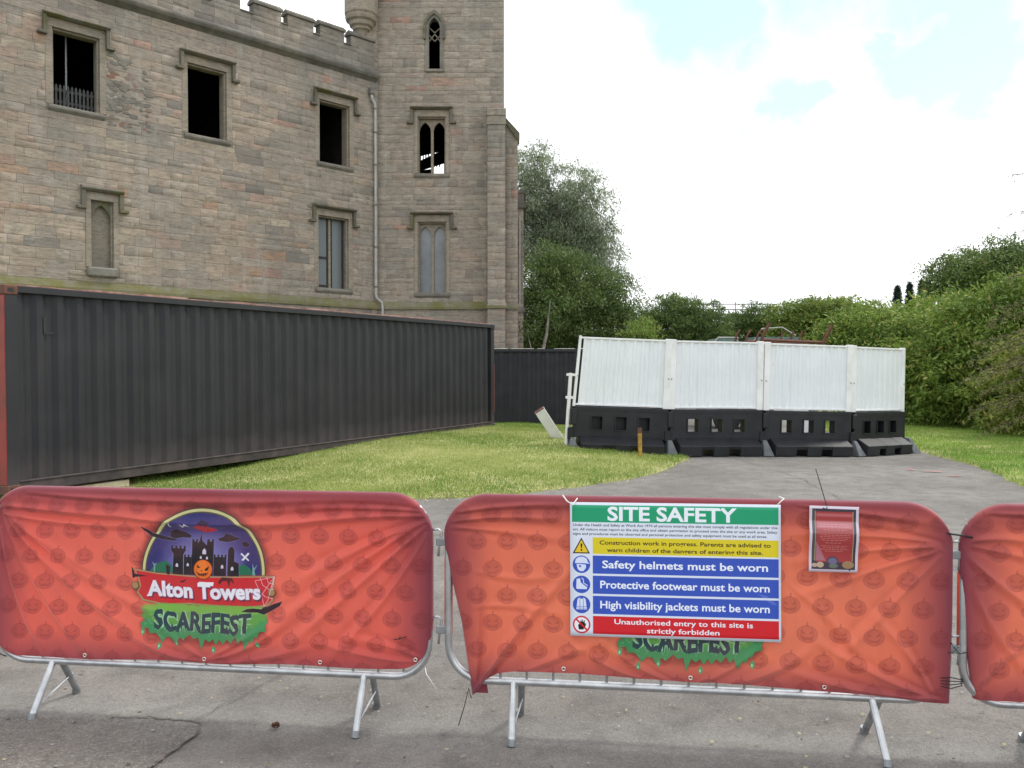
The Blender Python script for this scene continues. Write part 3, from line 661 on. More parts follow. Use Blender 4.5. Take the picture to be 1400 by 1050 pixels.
# ------------------------------------------------------------------ shipping containers
def corr(mb, x0, x1, z0, z1, y, pitch, depth, sgn=1, fr=(.27, .25, .23, .25)):
    """trapezoid corrugation along x; y is the outer face, troughs go back by depth"""
    x = x0; P = [(x0, y)]
    while x < x1 - 1e-4:
        for f, yy in zip(fr, (y, y + depth * sgn, y + depth * sgn, y)):
            x = min(x + f * pitch, x1); P.append((x, yy))
    for (a, ya), (b, yb) in zip(P, P[1:]):
        if b - a > 1e-5: mb.quad((a, ya, z0), (b, yb, z0), (b, yb, z1), (a, ya, z1))
    return mb
def container(t, L, H, W, paint, red_end):
    mb = MB(); corr(mb, .16, L - .16, .16, H - .09, .045, .278, .040); mb.obj('side_panel', paint, t, fix=False)
    mb = MB(); mb.box(.16, L - .16, .0, .10, H - .09, H - .005); mb.obj('top_rail', paint, t, bevel=.006)
    mb = MB(); mb.box(.16, L - .16, .0, .08, 0.02, .16); mb.box(.16, L - .16, -.015, .06, .145, .165); mb.obj('bottom_rail', 'rail_paint' if red_end else paint, t, bevel=.006)
    for x in (0, L - .16):
        for y in (0, W - .16): mb = MB(); mb.box(x, x + .16, y + .004, y + .156, .12, H - .12); mb.obj('corner_post', paint if (y == 0 and not (red_end and x == 0)) else 'container_red', t, bevel=.008)
    for x in (-.01, L - .17):
        for y in (-.01, W - .15):
            for z in (0, H - .12):
                mb = MB(); mb.box(x, x + .18, y, y + .16, z, z + .12); o = mb.obj('corner_casting', paint if (y < 0 and not (red_end and x < 0)) else 'rust', t, bevel=.01)
                mb = MB(); mb.box(x + .055, x + .125, y - .003 if y < 0 else y + .155, y + .01 if y < 0 else y + .163, z + .035, z + .085); mb.obj('casting_hole', 'black_tie', o)
    mb = MB(); mb.box(.02, L - .02, .06, W - .02, H - .05, H - .03); mb.box(.2, L - .2, .06, W - .06, .12, .15); mb.box(.16, L - .16, W - .06, W - .02, .02, H - .02); mb.obj('shell', paint, t)
    mb = MB(); x = .18
    while x < L - .3:
        w_ = RNG.uniform(.15, .9); x2 = min(x + w_, L - .18); hh = RNG.uniform(.006, .026); mb.box(x, x2, .005, .09, H - .003, H + hh); x = x2 + (RNG.uniform(.02, .3) if not red_end else .001)
    mb.obj('roof_edge', 'roof_rim' if red_end else 'dirty_white', t)
    if red_end: mb = MB(); mb.box(.012, .165, -.001, .0035, .122, H - .122); mb.obj('painted_face', paint, t)
    mb = MB(); mb.box(L - .05, L - .02, .16, W - .16, .12, H - .12); mb.obj('end_panel', paint, t)
    if red_end:
        mb = MB(); mb.box(-.001, .03, .17, W - .17, .13, H - .13); d = mb.obj('door', 'container_red', t)
        for y in (.45, .95, 1.5, 2.0): mb = MB(); mb.tube([(-.05, y, .1), (-.05, y, H - .1)], .017, 8); mb.obj('lock_rod', 'galvanised_worn', d)
        mb = MB(); mb.tube([(L + .003, .01, .4), (L + .003, .01, 1.6)], .012, 6); mb.obj('red_scrape', 'container_red', t)
    else:
        mb = MB(); mb.box(.02, .05, .16, W - .16, .12, H - .12); mb.obj('end_panel', paint, t)
th = math.atan2(.881, .472)
c1 = thing('shipping_container', 'long black painted corrugated container on timber blocks with rusty red end, below the castle wall', 'container', (-6.19, 10.2, .15), th)
c1.rotation_euler = (0, math.radians(-.40), th)
container(c1, 12.19, 2.59, 2.44, 'container_paint', True)
mb = MB()   # torn label shape near the top left
mb.box(.52, .56, .038, .044, 2.02, 2.22); mb.box(.52, .66, .038, .044, 2.0, 2.03); mb.obj('bracket', 'container_paint', c1)
c2 = thing('shipping_container', 'short blue-black corrugated container at the back behind the white hoarding', 'container', (-1.35, 25.0, -.12))
container(c2, 6.06, 2.44, 2.44, 'black_paint', False)
# timber packing under the near container
R = Matrix.Rotation(th, 4, 'Z')
for (s, w_, lab) in ((.75, 1.4, 'pale timber baulk under the near corner of the long black container'), (9.5, 1.2, 'pale timber baulk under the far end of the long black container')):
    p = Vector((-6.19, 10.2, 0)) + R @ Vector((s, 0, 0))
    z0 = float(lawn_z(A_([p.x]), A_([p.y]), LAWN_L, .24)[0][0])
    mb = MB(); mb.box(0, .28 if s > 5 else 1.0, .05, 2.4, 0, max(.14 - 0 * z0, .05)); o = mb.obj('timber_block', 'pale_timber', loc=(p.x, p.y, 0.005), bevel=.01); o.rotation_euler = (0, 0, th); tag(o, lab, 'timber block', 'timber blocks under the container')

# ------------------------------------------------------------------ hoarding barriers
HP = [(1.14, 16.2), (3.04, 16.35), (4.99, 16.7), (6.92, 17.1), (8.42, 18.0)]
PZ = [(.16, 1.06), (.03, .945), (0, .895), (-.05, .845), (-.08, .80)]    # ground and panel foot heights
LEAN = [3.5, .5, 0, 0]
labs = ['leftmost white hoarding panel leaning on its black barrier foot, on the grass', 'white hoarding panel on black foot, second from the left, beside the grass edge',
        'white hoarding panel on black foot with daylight in its holes, third from the left', 'rightmost white hoarding panel on black foot, turned away beside the verge']
for i in range(4):
    (xa, ya), (xb, yb) = HP[i], HP[i + 1]; L = math.hypot(xb - xa, yb - ya); ang = math.atan2(yb - ya, xb - xa)
    ga, gb = PZ[i][0] - .06 * (i == 0), PZ[i + 1][0]; slope = math.asin((gb - ga) / L); Hb = ((PZ[i][1] - PZ[i][0]) + (PZ[i + 1][1] - PZ[i + 1][0])) / 2 - .02
    t = thing('hoarding_barrier', labs[i], 'barrier', (xa, ya, ga - .01), 0, 'white hoarding panels closing the drive'); t.rotation_euler = (0, -slope, ang)
    y0, y1 = -.09, .09; hz0, hz1 = Hb - .42, Hb - .17; hs = [L * .25, L * .50, L * .74]
    mb = MB(); mb.box(.03, L - .03, y0, y1, hz1, Hb); mb.box(.03, L - .03, y0, y1, .30, hz0)
    xs = [.03] + [q for h in hs for q in (h - .105, h + .105)] + [L - .03]
    for a, b in zip(xs[::2], xs[1::2]): mb.box(a, b, y0, y1, hz0, hz1)
    mb.box(.03, L - .03, y0 - .012, y1, Hb - .05, Hb + .012)
    mb.obj('body', 'black_plastic', t)
    mb = MB()
    for (a, b) in ((.14, L * .30), (L * .42, L * .58), (L * .70, L - .14)):
        mb.prism([(a, -.34, .0), (a, -.36, .20), (a, -.10, .34), (a, .30, .30), (a, .33, .0)], (b - a, 0, 0))
    mb.prism([(.15, -.335, .13), (.15, -.355, .20), (.15, -.10, .335), (.15, .2, .33), (.15, .2, .13)], (L - .30, 0, 0))
    mb.obj('skirt', 'black_plastic', t, bevel=.008)
    for k, h in enumerate(hs):   # raised rims of the holes
        mb = MB()
        for bx in ((h - .125, h - .105, hz0 - .02, hz1 + .02), (h + .105, h + .125, hz0 - .02, hz1 + .02), (h - .105, h + .105, hz0 - .02, hz0), (h - .105, h + .105, hz1, hz1 + .02)):
            mb.box(bx[0], bx[1], -.105, -.0901, bx[2], bx[3])
        mb.obj('hole_rim', 'black_plastic', t)
    mb = MB(); mb.prism([(-.11, -.33, .0), (-.03, -.15, .30), (.05, -.15, .30), (.13, -.33, .0)], (0, .5, 0)); mb.obj('foot', 'grey_foot', t, bevel=.01)
    mb = MB(); mb.box(-.085, .028, -.11, .11, Hb * .30, Hb * .55); mb.box(-.028, .085, -.12, .12, Hb * .62, Hb - .03); mb.obj('coupling', 'black_plastic', t, bevel=.01)
    if i == 3: mb = MB(); mb.prism([(L - .05, -.33, .0), (L + .02, -.15, .32), (L + .10, -.15, .32), (L + .22, -.33, .0)], (0, .5, 0)); mb.obj('foot', 'grey_foot', t, bevel=.01)
    if i in (0, 3):
        mb = MB(); mb.box(.2, L - .2, .055, .085, hz0 - .01, hz1 + .01); mb.obj('dark_hole_backing', 'black_plastic', t)  # added plate behind the holes so that they read dark
    # white upper panel
    hp = 1.33; sh = math.tan(math.radians(LEAN[i])); zb = Hb + .035
    def X(x, z): return x + sh * (z - zb) * (1 - x / L * .9)
    def shear(m_): m_.v = [(X(x, z), y, z) for x, y, z in m_.v]; return m_
    mb = MB(); corr(mb, .10, L - .10, zb + .02, zb + hp - .03, -.02, .172, .020, 1, (.28, .14, .44, .14)); shear(mb).obj('sheet', 'white_sheet', t, fix=False)
    mb = MB(); mb.box(.0, L, -.035, .03, zb + hp - .035, zb + hp); shear(mb).obj('top_rail', 'white_post', t, bevel=.004)
    mb = MB(); mb.box(.0, L, -.035, .03, zb, zb + .035); shear(mb).obj('bottom_rail', 'white_post', t, bevel=.004)
    for (a, b) in (((.0, .05) if i == 0 else (.002, .13)), ((L - .13, L - .002) if i < 3 else (L - .10, L))):
        mb = MB(); mb.box(a, b, -.055, .03, zb - .02, zb + hp + .02); shear(mb).obj('post', 'white_post', t, bevel=.006)
        mb = MB(); mb.box(min(b, L) - .05 if a > 1 else a + .03, (min(b, L) - .05 if a > 1 else a + .03) + .025, -.062, -.0551, zb + hp * .42, zb + hp * .42 + .025); shear(mb).obj('bolt', 'galvanised_worn', t)
        mb = MB(); xx = (a + b) / 2; mb.box(xx - .03, xx + .03, -.05, .02, zb - .08, zb - .021); mb.obj('spigot', 'white_post' if a > 1 else 'black_plastic', t)
    if i == 3: mb = MB(); mb.tube([(L + .035, 0, .0), (L + .035, 0, zb + hp - .02)], .022, 8); mb.obj('pole', 'white_post', t)
    if i == 0:
        mb = MB(); mb.tube([(-.10, -.02, .10), (-.06, -.02, zb + .62)], .036, 10); mb.obj('pole', 'white_post', t)
        for z in (zb + .12, zb + .56): mb = MB(); mb.box(-.14, .04, -.04, .0, z, z + .05); mb.obj('bracket', 'white_post', t)
# leaning white beam beside the hoarding
mb = MB(); mb.box(-.11, .11, -.07, .07, -.05, .86); o = mb.obj('leaning_beam', 'white_post', loc=(1.02, 17.3, .16), bevel=.01); o.rotation_euler = (math.radians(12), math.radians(-33), 0)
tag(o, 'short scuffed white beam with rusty end leaning at the left end of the white hoarding', 'beam')
mb = MB(); mb.box(-.103, .103, -.073, .073, .856, .866); e_ = mb.obj('end_cap', 'rust', o)
# yellow stake
mb = MB(); mb.box(-.035, .035, -.02, .02, -.1, .50); mb.prism([(-.035, -.02, .50), (.035, -.02, .50), (.02, -.02, .53), (-.03, -.02, .53)], (0, .04, 0))
o = mb.obj('marker_stake', 'yellow_wood', loc=(2.38, 15.45, .08), bevel=.004); o.rotation_euler = (0, math.radians(-1.5), .3); tag(o, 'small weathered yellow wooden stake in the grass before the leftmost white panel', 'stake')
mb = MB(); mb.box(-.037, .037, -.022, .022, .44, .535); mb.obj('painted_top', 'rust', o)

# ------------------------------------------------------------------ rusty rack and cab behind the hoarding
t = thing('rusty_rack', 'rusty brown steel rack with slanting uprights, standing behind the white hoarding', 'rack', (6.0, 23.0, .0))
def rt(name, pts, r=.035, n=4): mb = MB(); mb.tube(pts, r, n); return mb.obj(name, 'rust', t)
for y in (0, 1.3):
    rt('rail', [(.25, y, 2.42), (1.0, y, 2.40)]); rt('rail', [(.85, y, 2.52), (2.65, y, 2.44)], .04)
for x in (.12, .42, .70): rt('slanted_upright', [(x, 0, 2.38), (x + .06, 0, 2.62), (x + .17, 0, 2.80)], .03)
rt('slanted_upright', [(.85, 0, 2.38), (.92, 0, 2.65), (1.10, 0, 2.98)], .045)
for x in (1.75, 2.05, 2.30): rt('slanted_upright', [(x, 1.3, 2.42), (x + .16, 1.3, 2.82)], .03)
rt('slanted_upright', [(2.55, 0, 2.36), (2.62, 0, 2.55), (2.82, 0, 2.92)], .05)
for x in (.9, 2.6):
    for y in (0, 1.3): rt('leg', [(x, y, -.2), (x, y, 2.45)], .04)
for z in (.5, 1.2): rt('cross_bar', [(.9, 0, z), (2.6, 0, z)], .04)
t = thing('machine_cab', 'green-tinted glazed top of a small machine half hidden behind the rusty rack', 'machine', (5.75, 24.6, .0))
mb = MB(); mb.box(0, 3.3, 0, 1.5, .4, 2.30); mb.obj('body', 'grey_foot', t, bevel=.03)
mb = MB(); mb.prism([(.10, -.02, 2.30), (.85, -.02, 2.30), (.85, -.02, 2.62), (.32, -.02, 2.62)], (0, 1.2, 0)); mb.obj('cab_glass', 'green_glass', t)
for pts in (((.08, -.03, 2.3), (.32, -.03, 2.64), (.90, -.03, 2.64), (.86, -.03, 2.3)),): mb = MB(); mb.tube(pts, .025, 6); mb.obj('cab_frame', 'lead_pipe', t)
mb = MB(); mb.prism([(1.35, -.02, 2.30), (2.9, -.02, 2.30), (2.7, -.02, 2.66), (1.4, -.02, 2.66)], (0, 1.0, 0)); mb.obj('windscreen', 'green_glass', t)
mb = MB(); mb.tube([(1.35, -.05, 2.5), (1.6, -.05, 2.9), (2.2, -.05, 2.94), (2.6, -.05, 2.7)], .02, 6); mb.obj('hoop', 'lead_pipe', t)
for x in (.6, 2.7): mb = MB(); mb.tube([(x, -.08, .27), (x, .12, .27)], .40, 20); mb.obj('wheel', 'black_plastic', t)
for (x, y, w_, h_, mm, lab) in ((6.2, 19.6, .45, 1.0, 'dirty_white', 'dirty white board behind the second white hoarding panel'), (6.75, 20.0, .4, 1.05, 'white_sheet', 'clean white board behind the third white hoarding panel'), (5.85, 19.8, .28, .9, 'rust', 'rusty steel plate seen through the hoarding holes')):
    mb = MB(); mb.box(0, w_, 0, .05, 0, h_); o = mb.obj('board', mm, loc=(x, y, -.07), bevel=.005); o.rotation_euler = (math.radians(-6), 0, 0); tag(o, lab, 'board')
# distant scaffolding
t = thing('scaffolding', 'thin grey scaffold rails showing above the distant dark bushes', 'scaffolding', (13.0, 62, 0))
for z in (5.75, 6.15, 6.55): mb = MB(); mb.tube([(-.5, 0, z), (8.6, 0, z)], .045, 5); mb.obj('rail', 'galvanised_worn', t)
for k in range(8): mb = MB(); mb.tube([(k * 1.2, 0, 0), (k * 1.2, 0, 6.7)], .045, 5); mb.obj('standard', 'galvanised_worn', t)
mb = MB(); mb.box(-.5, 8.6, .0, 1.2, 4.7, 4.85); mb.box(-.5, 8.6, .0, 1.2, 5.5, 5.6); mb.obj('deck', 'lead_pipe', t)

# ------------------------------------------------------------------ printed artwork, rasterised here from outlines
class Canvas:
    def __init__(s, x0, x1, z0, z1, ppm, col):
        s.x0, s.z1, s.ppm = x0, z1, ppm; s.w = int(round((x1 - x0) * ppm)); s.h = int(round((z1 - z0) * ppm)); s.ext = (x0, x1, z0, z1)
        s.a = np.empty((s.h, s.w, 3), np.float32); s.a[:] = col
    def mask(s, edges, pad=0):
        E_ = np.asarray(edges, float).reshape(-1, 2, 2); SS = 2
        X = (E_[:, :, 0] - s.x0) * s.ppm * SS; Y = (s.z1 - E_[:, :, 1]) * s.ppm * SS
        bx0 = max(0, int(X.min()) // SS - 1 - pad); bx1 = min(s.w, int(X.max()) // SS + 2 + pad); by0 = max(0, int(Y.min()) // SS - 1 - pad); by1 = min(s.h, int(Y.max()) // SS + 2 + pad)
        if bx1 <= bx0 or by1 <= by0: return None
        m = np.zeros(((by1 - by0) * SS, (bx1 - bx0) * SS), bool); px = np.arange(m.shape[1]) + bx0 * SS + .5
        for (xa, xb), (ya, yb) in zip(X, Y):
            if ya == yb: continue
            if ya > yb: xa, xb, ya, yb = xb, xa, yb, ya
            r0 = max(0, math.ceil(ya - .5) - by0 * SS); r1 = min(m.shape[0], math.ceil(yb - .5) - by0 * SS)
            if r1 <= r0: continue
            yy = np.arange(r0, r1) + by0 * SS + .5; xc = xa + (yy - ya) / (yb - ya) * (xb - xa)
            m[r0:r1] ^= px[None] > xc[:, None]
        return m.reshape(by1 - by0, SS, bx1 - bx0, SS).mean((1, 3)).astype(np.float32), bx0, by0
    def fill(s, edges, col, alpha=1.0, blur=0, hard=1.0):
        r = s.mask(edges, blur * 2)
        if r is None: return
        m, x, y = r
        for _ in range(2 if blur else 0):
            k = 2 * blur + 1
            for ax in (0, 1):
                c = np.cumsum(np.pad(m, [(blur + 1, blur) if a == ax else (0, 0) for a in (0, 1)]), ax)
                m = (c[k:] - c[:-k]) / k if ax == 0 else (c[:, k:] - c[:, :-k]) / k
        m = np.clip(m * hard, 0, 1) * alpha; v = s.a[y:y + m.shape[0], x:x + m.shape[1]]
        v += (np.asarray(col, np.float32) - v) * m[..., None]
    def poly(s, pts, col, alpha=1.0, blur=0, hard=1.0): s.fill([(pts[i], pts[(i + 1) % len(pts)]) for i in range(len(pts))], col, alpha, blur, hard)
    def line(s, pts, w, col, alpha=1.0):
        for (a, b) in zip(pts, pts[1:]):
            dx, dz = b[0] - a[0], b[1] - a[1]; L = math.hypot(dx, dz) or 1e-9; nx, nz_ = -dz / L * w / 2, dx / L * w / 2
            s.poly([(a[0] + nx, a[1] + nz_), (a[0] - nx, a[1] - nz_), (b[0] - nx, b[1] - nz_), (b[0] + nx, b[1] + nz_)], col, alpha)
    def ell(s, cx, cz, rx, rz, col, alpha=1.0, blur=0, n=36): s.poly([(cx + rx * math.cos(2 * math.pi * k / n), cz + rz * math.sin(2 * math.pi * k / n)) for k in range(n)], col, alpha, blur)
    def image(s, name):
        im = bpy.data.images.new(name, s.w, s.h); px = np.ones((s.h, s.w, 4), np.float32); px[..., :3] = np.clip(s.a, 0, 1)[::-1]
        im.pixels.foreach_set(px.ravel()); im.pack(); return im
_tc = {}
def text_edges(txt, offset=0.0):
    key = (txt, offset)
    if key not in _tc:
        cu = bpy.data.curves.new('t', 'FONT'); cu.body = txt; cu.offset = offset; cu.resolution_u = 3; cu.fill_mode = 'FRONT'
        ob = bpy.data.objects.new('t', cu); me = bpy.data.meshes.new_from_object(ob); vs = np.array([v.co[:2] for v in me.vertices])
        cnt = {}
        r = {}; ids = []
        for v in np.round(vs, 6): ids.append(r.setdefault(tuple(v), len(r)))
        co = {i: v for v, i in zip(vs, ids)}
        for p in me.polygons:
            q = [ids[i] for i in p.vertices]
            for a, b in zip(q, q[1:] + q[:1]):
                if a != b: k = (min(a, b), max(a, b)); cnt[k] = cnt.get(k, 0) + 1
        E_ = np.array([(co[a], co[b]) for (a, b), n in cnt.items() if n == 1]); bpy.data.objects.remove(ob); bpy.data.curves.remove(cu); bpy.data.meshes.remove(me); _tc[key] = E_
    return _tc[key]
def put_text(cv, txt, x0, x1, zb, zt, col, offset=0.0, ref='H', alpha=1.0, warp=None, blur=0, hard=1.0):
    """fit the text between x0 and x1 with its capitals from baseline zb to zt"""
    E_ = text_edges(txt, offset).copy(); H = text_edges(ref, offset); hb, ht = H[..., 1].min(), H[..., 1].max(); mn, mx = E_[..., 0].min(), E_[..., 0].max()
    E_[..., 0] = x0 + (E_[..., 0] - mn) / (mx - mn) * (x1 - x0); E_[..., 1] = zb + (E_[..., 1] - hb) / (ht - hb) * (zt - zb)
    if warp: E_ = warp(E_)
    cv.fill(E_, col, alpha, blur, hard)

# banner artwork, x 0..2.25 m along the barrier, z = height above the ground
def banner_canvas(red):
    cv = Canvas(0, 2.25, .12, 1.13, 900, (.8, .3, .2)); h, w_ = cv.h, cv.w
    xx, zz = np.meshgrid((np.arange(w_) + .5) / 900, 1.13 - (np.arange(h) + .5) / 900)
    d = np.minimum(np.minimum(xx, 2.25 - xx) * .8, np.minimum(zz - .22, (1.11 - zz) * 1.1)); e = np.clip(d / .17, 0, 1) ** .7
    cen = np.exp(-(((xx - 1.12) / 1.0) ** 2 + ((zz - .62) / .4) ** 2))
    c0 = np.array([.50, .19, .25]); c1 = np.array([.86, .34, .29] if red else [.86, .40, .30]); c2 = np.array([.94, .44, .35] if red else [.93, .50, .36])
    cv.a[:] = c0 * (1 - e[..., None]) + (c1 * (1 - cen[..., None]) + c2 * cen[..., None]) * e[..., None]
    for r in range(7):
        for k in range(-1, 17):
            x = .07 + k * .143 + (.0715 if r % 2 else 0); z = 1.02 - r * .128
            if not (.02 < x < 2.23): continue
            D = (.40, .10, .12); R = .047
            cv.ell(x, z, R, R * .80, D, .10); cv.ell(x, z, R * .98, R * .78, D, .10, 4); 
            cv.line([(x + .001, z + R * .75), (x + .004, z + R * 1.15)], .008, D, .22)
            for rr in (.95, .6): 
                P = [(x + R * rr * math.cos(a_), z + R * .8 * math.sin(a_)) for a_ in np.linspace(0, 2 * math.pi, 25)]; cv.line(P, .003, D, .15)
            for sx in (-1, 1): cv.poly([(x + sx * .006, z + .002), (x + sx * .026, z + .017), (x + sx * .022, z + .002)], D, .26)
            cv.poly([(x - .03, z - .004), (x - .012, z - .014), (x + .012, z - .014), (x + .03, z - .004), (x + .018, z - .025), (x - .018, z - .025)], D, .20)
    U = .00362 / 4.2; Vv = .0036 / 4.2; f = lambda zx, zy: (1.144 + (160 + zx / 4.2 - 290) * .00362, .657 - (670 + zy / 4.2 - 795) * .0036)
    PP = lambda pts: [f(*p) for p in pts]
    def el(x, y, rx, ry, c, a_=1, b=0): p = f(x, y); cv.ell(p[0], p[1], rx * U, ry * Vv, c, a_, b)
    def arcpts(r, ry=None, yb=478): ry = ry or r; return [(527 + r * math.cos(t), 468 - ry * math.sin(t)) for t in np.linspace(-.03, math.pi + .03, 50)]
    cv.poly(PP(arcpts(392)), (.30, .08, .10), .6, 12)
    el(530, 580, 440, 105, (.35, .08, .08), .5, 14); el(520, 790, 380, 95, (.35, .10, .08), .5, 12)
    cv.poly(PP(arcpts(372)), (.22, .22, .14)); cv.poly(PP(arcpts(366)), (.80, .78, .55)); cv.poly(PP(arcpts(350)), (.30, .30, .22)); cv.poly(PP(arcpts(342)), (.17, .17, .42))
    for rr, al in ((250, .25), (190, .3), (130, .3)): el(520, 400, rr, rr * .8, (.62, .60, .82), al, 14)
    for (x, y, rx, ry) in ((360, 420, 60, 40), (700, 400, 60, 60)): el(x, y, rx, ry, (.45, .44, .70), .5, 10)
    K = (.045, .06, .10)
    def glow(pts): cv.poly(PP(pts), (.75, .74, .90), .55, 2, 1.6); cv.poly(PP(pts), K)
    glow([(315, 240), (340, 232), (360, 222), (380, 235), (410, 240), (450, 262), (440, 272), (395, 270), (350, 280), (318, 270)])
    glow([(608, 272), (640, 262), (655, 242), (690, 250), (715, 262), (750, 266), (720, 280), (670, 290), (620, 285)])
    glow([(148, 215), (165, 222), (215, 255), (260, 262), (310, 272), (370, 285), (340, 292), (270, 285), (205, 270), (160, 240)])
    glow([(750, 290), (775, 285), (800, 300), (790, 320), (760, 312)])
    cv.poly(PP([(470, 215), (490, 195), (520, 190), (560, 195), (612, 222), (580, 232), (540, 238), (500, 230)]), (.76, .12, .16)); cv.poly(PP([(500, 190), (520, 165), (585, 180), (550, 195)]), (.12, .05, .2))
    for b in ([(325, 190), (335, 178), (330, 200), (336, 216), (322, 205)], [(395, 188), (415, 200), (425, 185), (455, 205), (425, 200), (405, 214)]): cv.poly(PP(b), (.85, .85, .88))
    for b in ([(752, 350), (800, 392), (794, 398), (746, 358)], [(790, 348), (800, 355), (765, 396), (752, 392)]): cv.poly(PP(b), (.88, .88, .9))
    cv.poly(PP([(200, 478), (225, 445), (262, 420), (300, 410), (335, 432), (350, 478)]), (.10, .42, .30)); cv.poly(PP([(720, 478), (735, 430), (770, 415), (805, 440), (830, 478)]), (.10, .42, .30))
    for b in ([(820, 405), (828, 440), (850, 415), (832, 452), (838, 480), (820, 480)], [(216, 415), (228, 440), (226, 478), (236, 478), (236, 438), (250, 420), (233, 430)]): cv.poly(PP(b), (.45, .62, .62))
    def cren(x0, x1, y, d=12, n=3): 
        P = []; s_ = (x1 - x0) / (2 * n - 1)
        for k in range(2 * n - 1): yy = y if k % 2 == 0 else y + d; P += [(x0 + k * s_, yy), (x0 + (k + 1) * s_, yy)]
        return P
    glow(cren(328, 416, 318, 16, 4) + [(416, 345), (403, 368), (405, 485), (340, 485), (344, 368), (328, 345)])
    glow(cren(408, 462, 368, 14, 3) + [(462, 485), (408, 485)])
    glow([(455, 275)] + cren(457, 490, 278, 12, 2) + [(490, 300), (500, 285), (508, 238), (516, 285), (545, 310)] + cren(548, 586, 276, 12, 2) + [(586, 485), (455, 485)])
    glow(cren(588, 664, 362, 14, 4) + [(664, 485), (588, 485)]); glow([(672, 485), (672, 335), (682, 318), (698, 316), (710, 335), (710, 400), (738, 410), (740, 485)])
    for (x, y, r) in ((366, 430, 8), (432, 425, 7), (530, 345, 12), (640, 430, 8), (700, 440, 8), (510, 380, 6), (548, 382, 6)): cv.poly(PP([(x - r, y + r * 1.5), (x - r, y - r * .3), (x, y - r * 1.5), (x + r, y - r * .3), (x + r, y + r * 1.5)]), (.82, .78, .85))
    RB = [(108, 462), (250, 480), (480, 490), (700, 487), (952, 480), (940, 530), (925, 575), (938, 622), (900, 655), (800, 668), (600, 662), (440, 655), (280, 668), (150, 645), (118, 600), (138, 560), (130, 510)]
    cv.poly(PP(RB), (.25, .06, .06), .6, 5); cv.poly(PP(RB), (.66, .55, .38)); cx_, cy_ = 530, 565
    cv.poly(PP([(cx_ + (x - cx_) * .975, cy_ + (y - cy_) * .90) for x, y in RB]), (.80, .13, .16))
    for (x, y) in ((113, 562), (930, 578)): el(x, y, 25, 25, (.35, .22, .12)); el(x - 2, y - 3, 20, 20, (.66, .52, .34))
    for q in ([(950, 485), (870, 590)], [(950, 485), (905, 620)], [(950, 485), (835, 510)], [(950, 485), (935, 560)], [(865, 490), (880, 535), (920, 560), (945, 556)], [(835, 510), (860, 570), (890, 600), (935, 612)], [(905, 486), (912, 520), (945, 528)], [(870, 590), (880, 650)], [(905, 620), (880, 655)]): cv.line(PP(q), .003, (.92, .82, .84), .85)
    cv.poly(PP([(380, 525), (400, 520), (425, 508), (410, 525), (398, 532)]), K); cv.poly(PP([(615, 520), (640, 492), (700, 495), (712, 530), (690, 512), (680, 548), (668, 512), (640, 515), (625, 535)]), (.2, .05, .08), .8)
    cv.poly(PP([(92, 450), (108, 475), (112, 492), (190, 502), (115, 510), (98, 520)]), (.12, .08, .14)); cv.poly(PP([(300, 430), (325, 440), (322, 490), (305, 485)]), (.15, .08, .15))
    el(525, 450, 59, 59, (.35, .10, .05)); el(525, 450, 55, 55, (.88, .42, .13)); el(520, 440, 30, 40, (.95, .54, .20), .5, 5)
    for b in ([(488, 425), (510, 440), (492, 443)], [(534, 450), (562, 430), (556, 452), (542, 458)], [(515, 452), (523, 458), (512, 462)], [(482, 462), (505, 475), (530, 472), (556, 468), (552, 480), (530, 488), (500, 486)]): cv.poly(PP(b), (.15, .08, .05))
    for k in range(5): cv.line(PP([(492 + k * 14, 466), (495 + k * 14, 486)]), .0025, (.88, .42, .13))
    # ribbon lettering
    x0, z0 = f(182, 616); x1, z1 = f(866, 522)
    def hump(E_): E_ = E_.copy(); t_ = (E_[..., 0] - x0) / (x1 - x0); E_[..., 1] += -.006 * np.sin(t_ * 2.6) + .0; return E_
    put_text(cv, 'Alton Towers', x0 + .006, x1 + .006, z0 - .006, z1 - .006, (.22, .06, .22), .055, alpha=.8, blur=2, warp=hump, ref='A')
    put_text(cv, 'Alton Towers', x0, x1, z0, z1, (.62, .55, .72), .060, warp=hump, ref='A'); put_text(cv, 'Alton Towers', x0 + .002, x1 - .002, z0 + .002, z1 - .001, (.93, .92, .95), .040, warp=hump, ref='A')
    # serifs of the T and A
    for (q) in ([(490, 538), (500, 522), (590, 522), (584, 545), (560, 542), (505, 545)], [(180, 610), (212, 606), (210, 618), (180, 620)]): cv.poly(PP(q), (.93, .92, .95))
    # slime
    r = random.Random(4); SL = []
    for k, x in enumerate(range(290, 860, 28)): SL.append((x, 662 + (10 if k % 2 else -8)))
    SL += [(880, 690), (905, 740), (890, 770), (900, 795), (860, 800), (845, 835), (830, 830), (815, 870), (800, 850), (775, 905), (755, 845), (735, 870), (715, 835), (690, 870), (665, 850), (640, 880), (620, 850), (600, 885), (582, 850), (560, 870), (535, 850), (512, 918), (492, 845), (465, 855), (440, 830), (400, 865), (380, 850), (350, 885), (330, 850), (300, 850), (275, 885), (255, 850), (232, 830), (200, 835), (185, 800), (150, 810), (140, 775), (165, 760), (140, 730), (175, 715), (165, 690), (200, 700), (250, 670)]
    cv.poly(PP(SL), (.20, .08, .05), .5, 5); cv.poly(PP(SL), (.24, .56, .34))
    up_ = [(x, 650 + (y - 650) * .62) for x, y in SL]; cv.poly(PP(up_), (.42, .66, .27), .75, 5); cv.poly(PP([(x, 655 + (y - 655) * .25) for x, y in SL]), (.50, .72, .28), .8, 2)
    for (x, y) in ((258, 900), (585, 910), (852, 875), (158, 825), (365, 880)): el(x, y, 11, 20, (.28, .60, .40)); el(x - 2, y + 4, 5, 8, (.6, .85, .65))
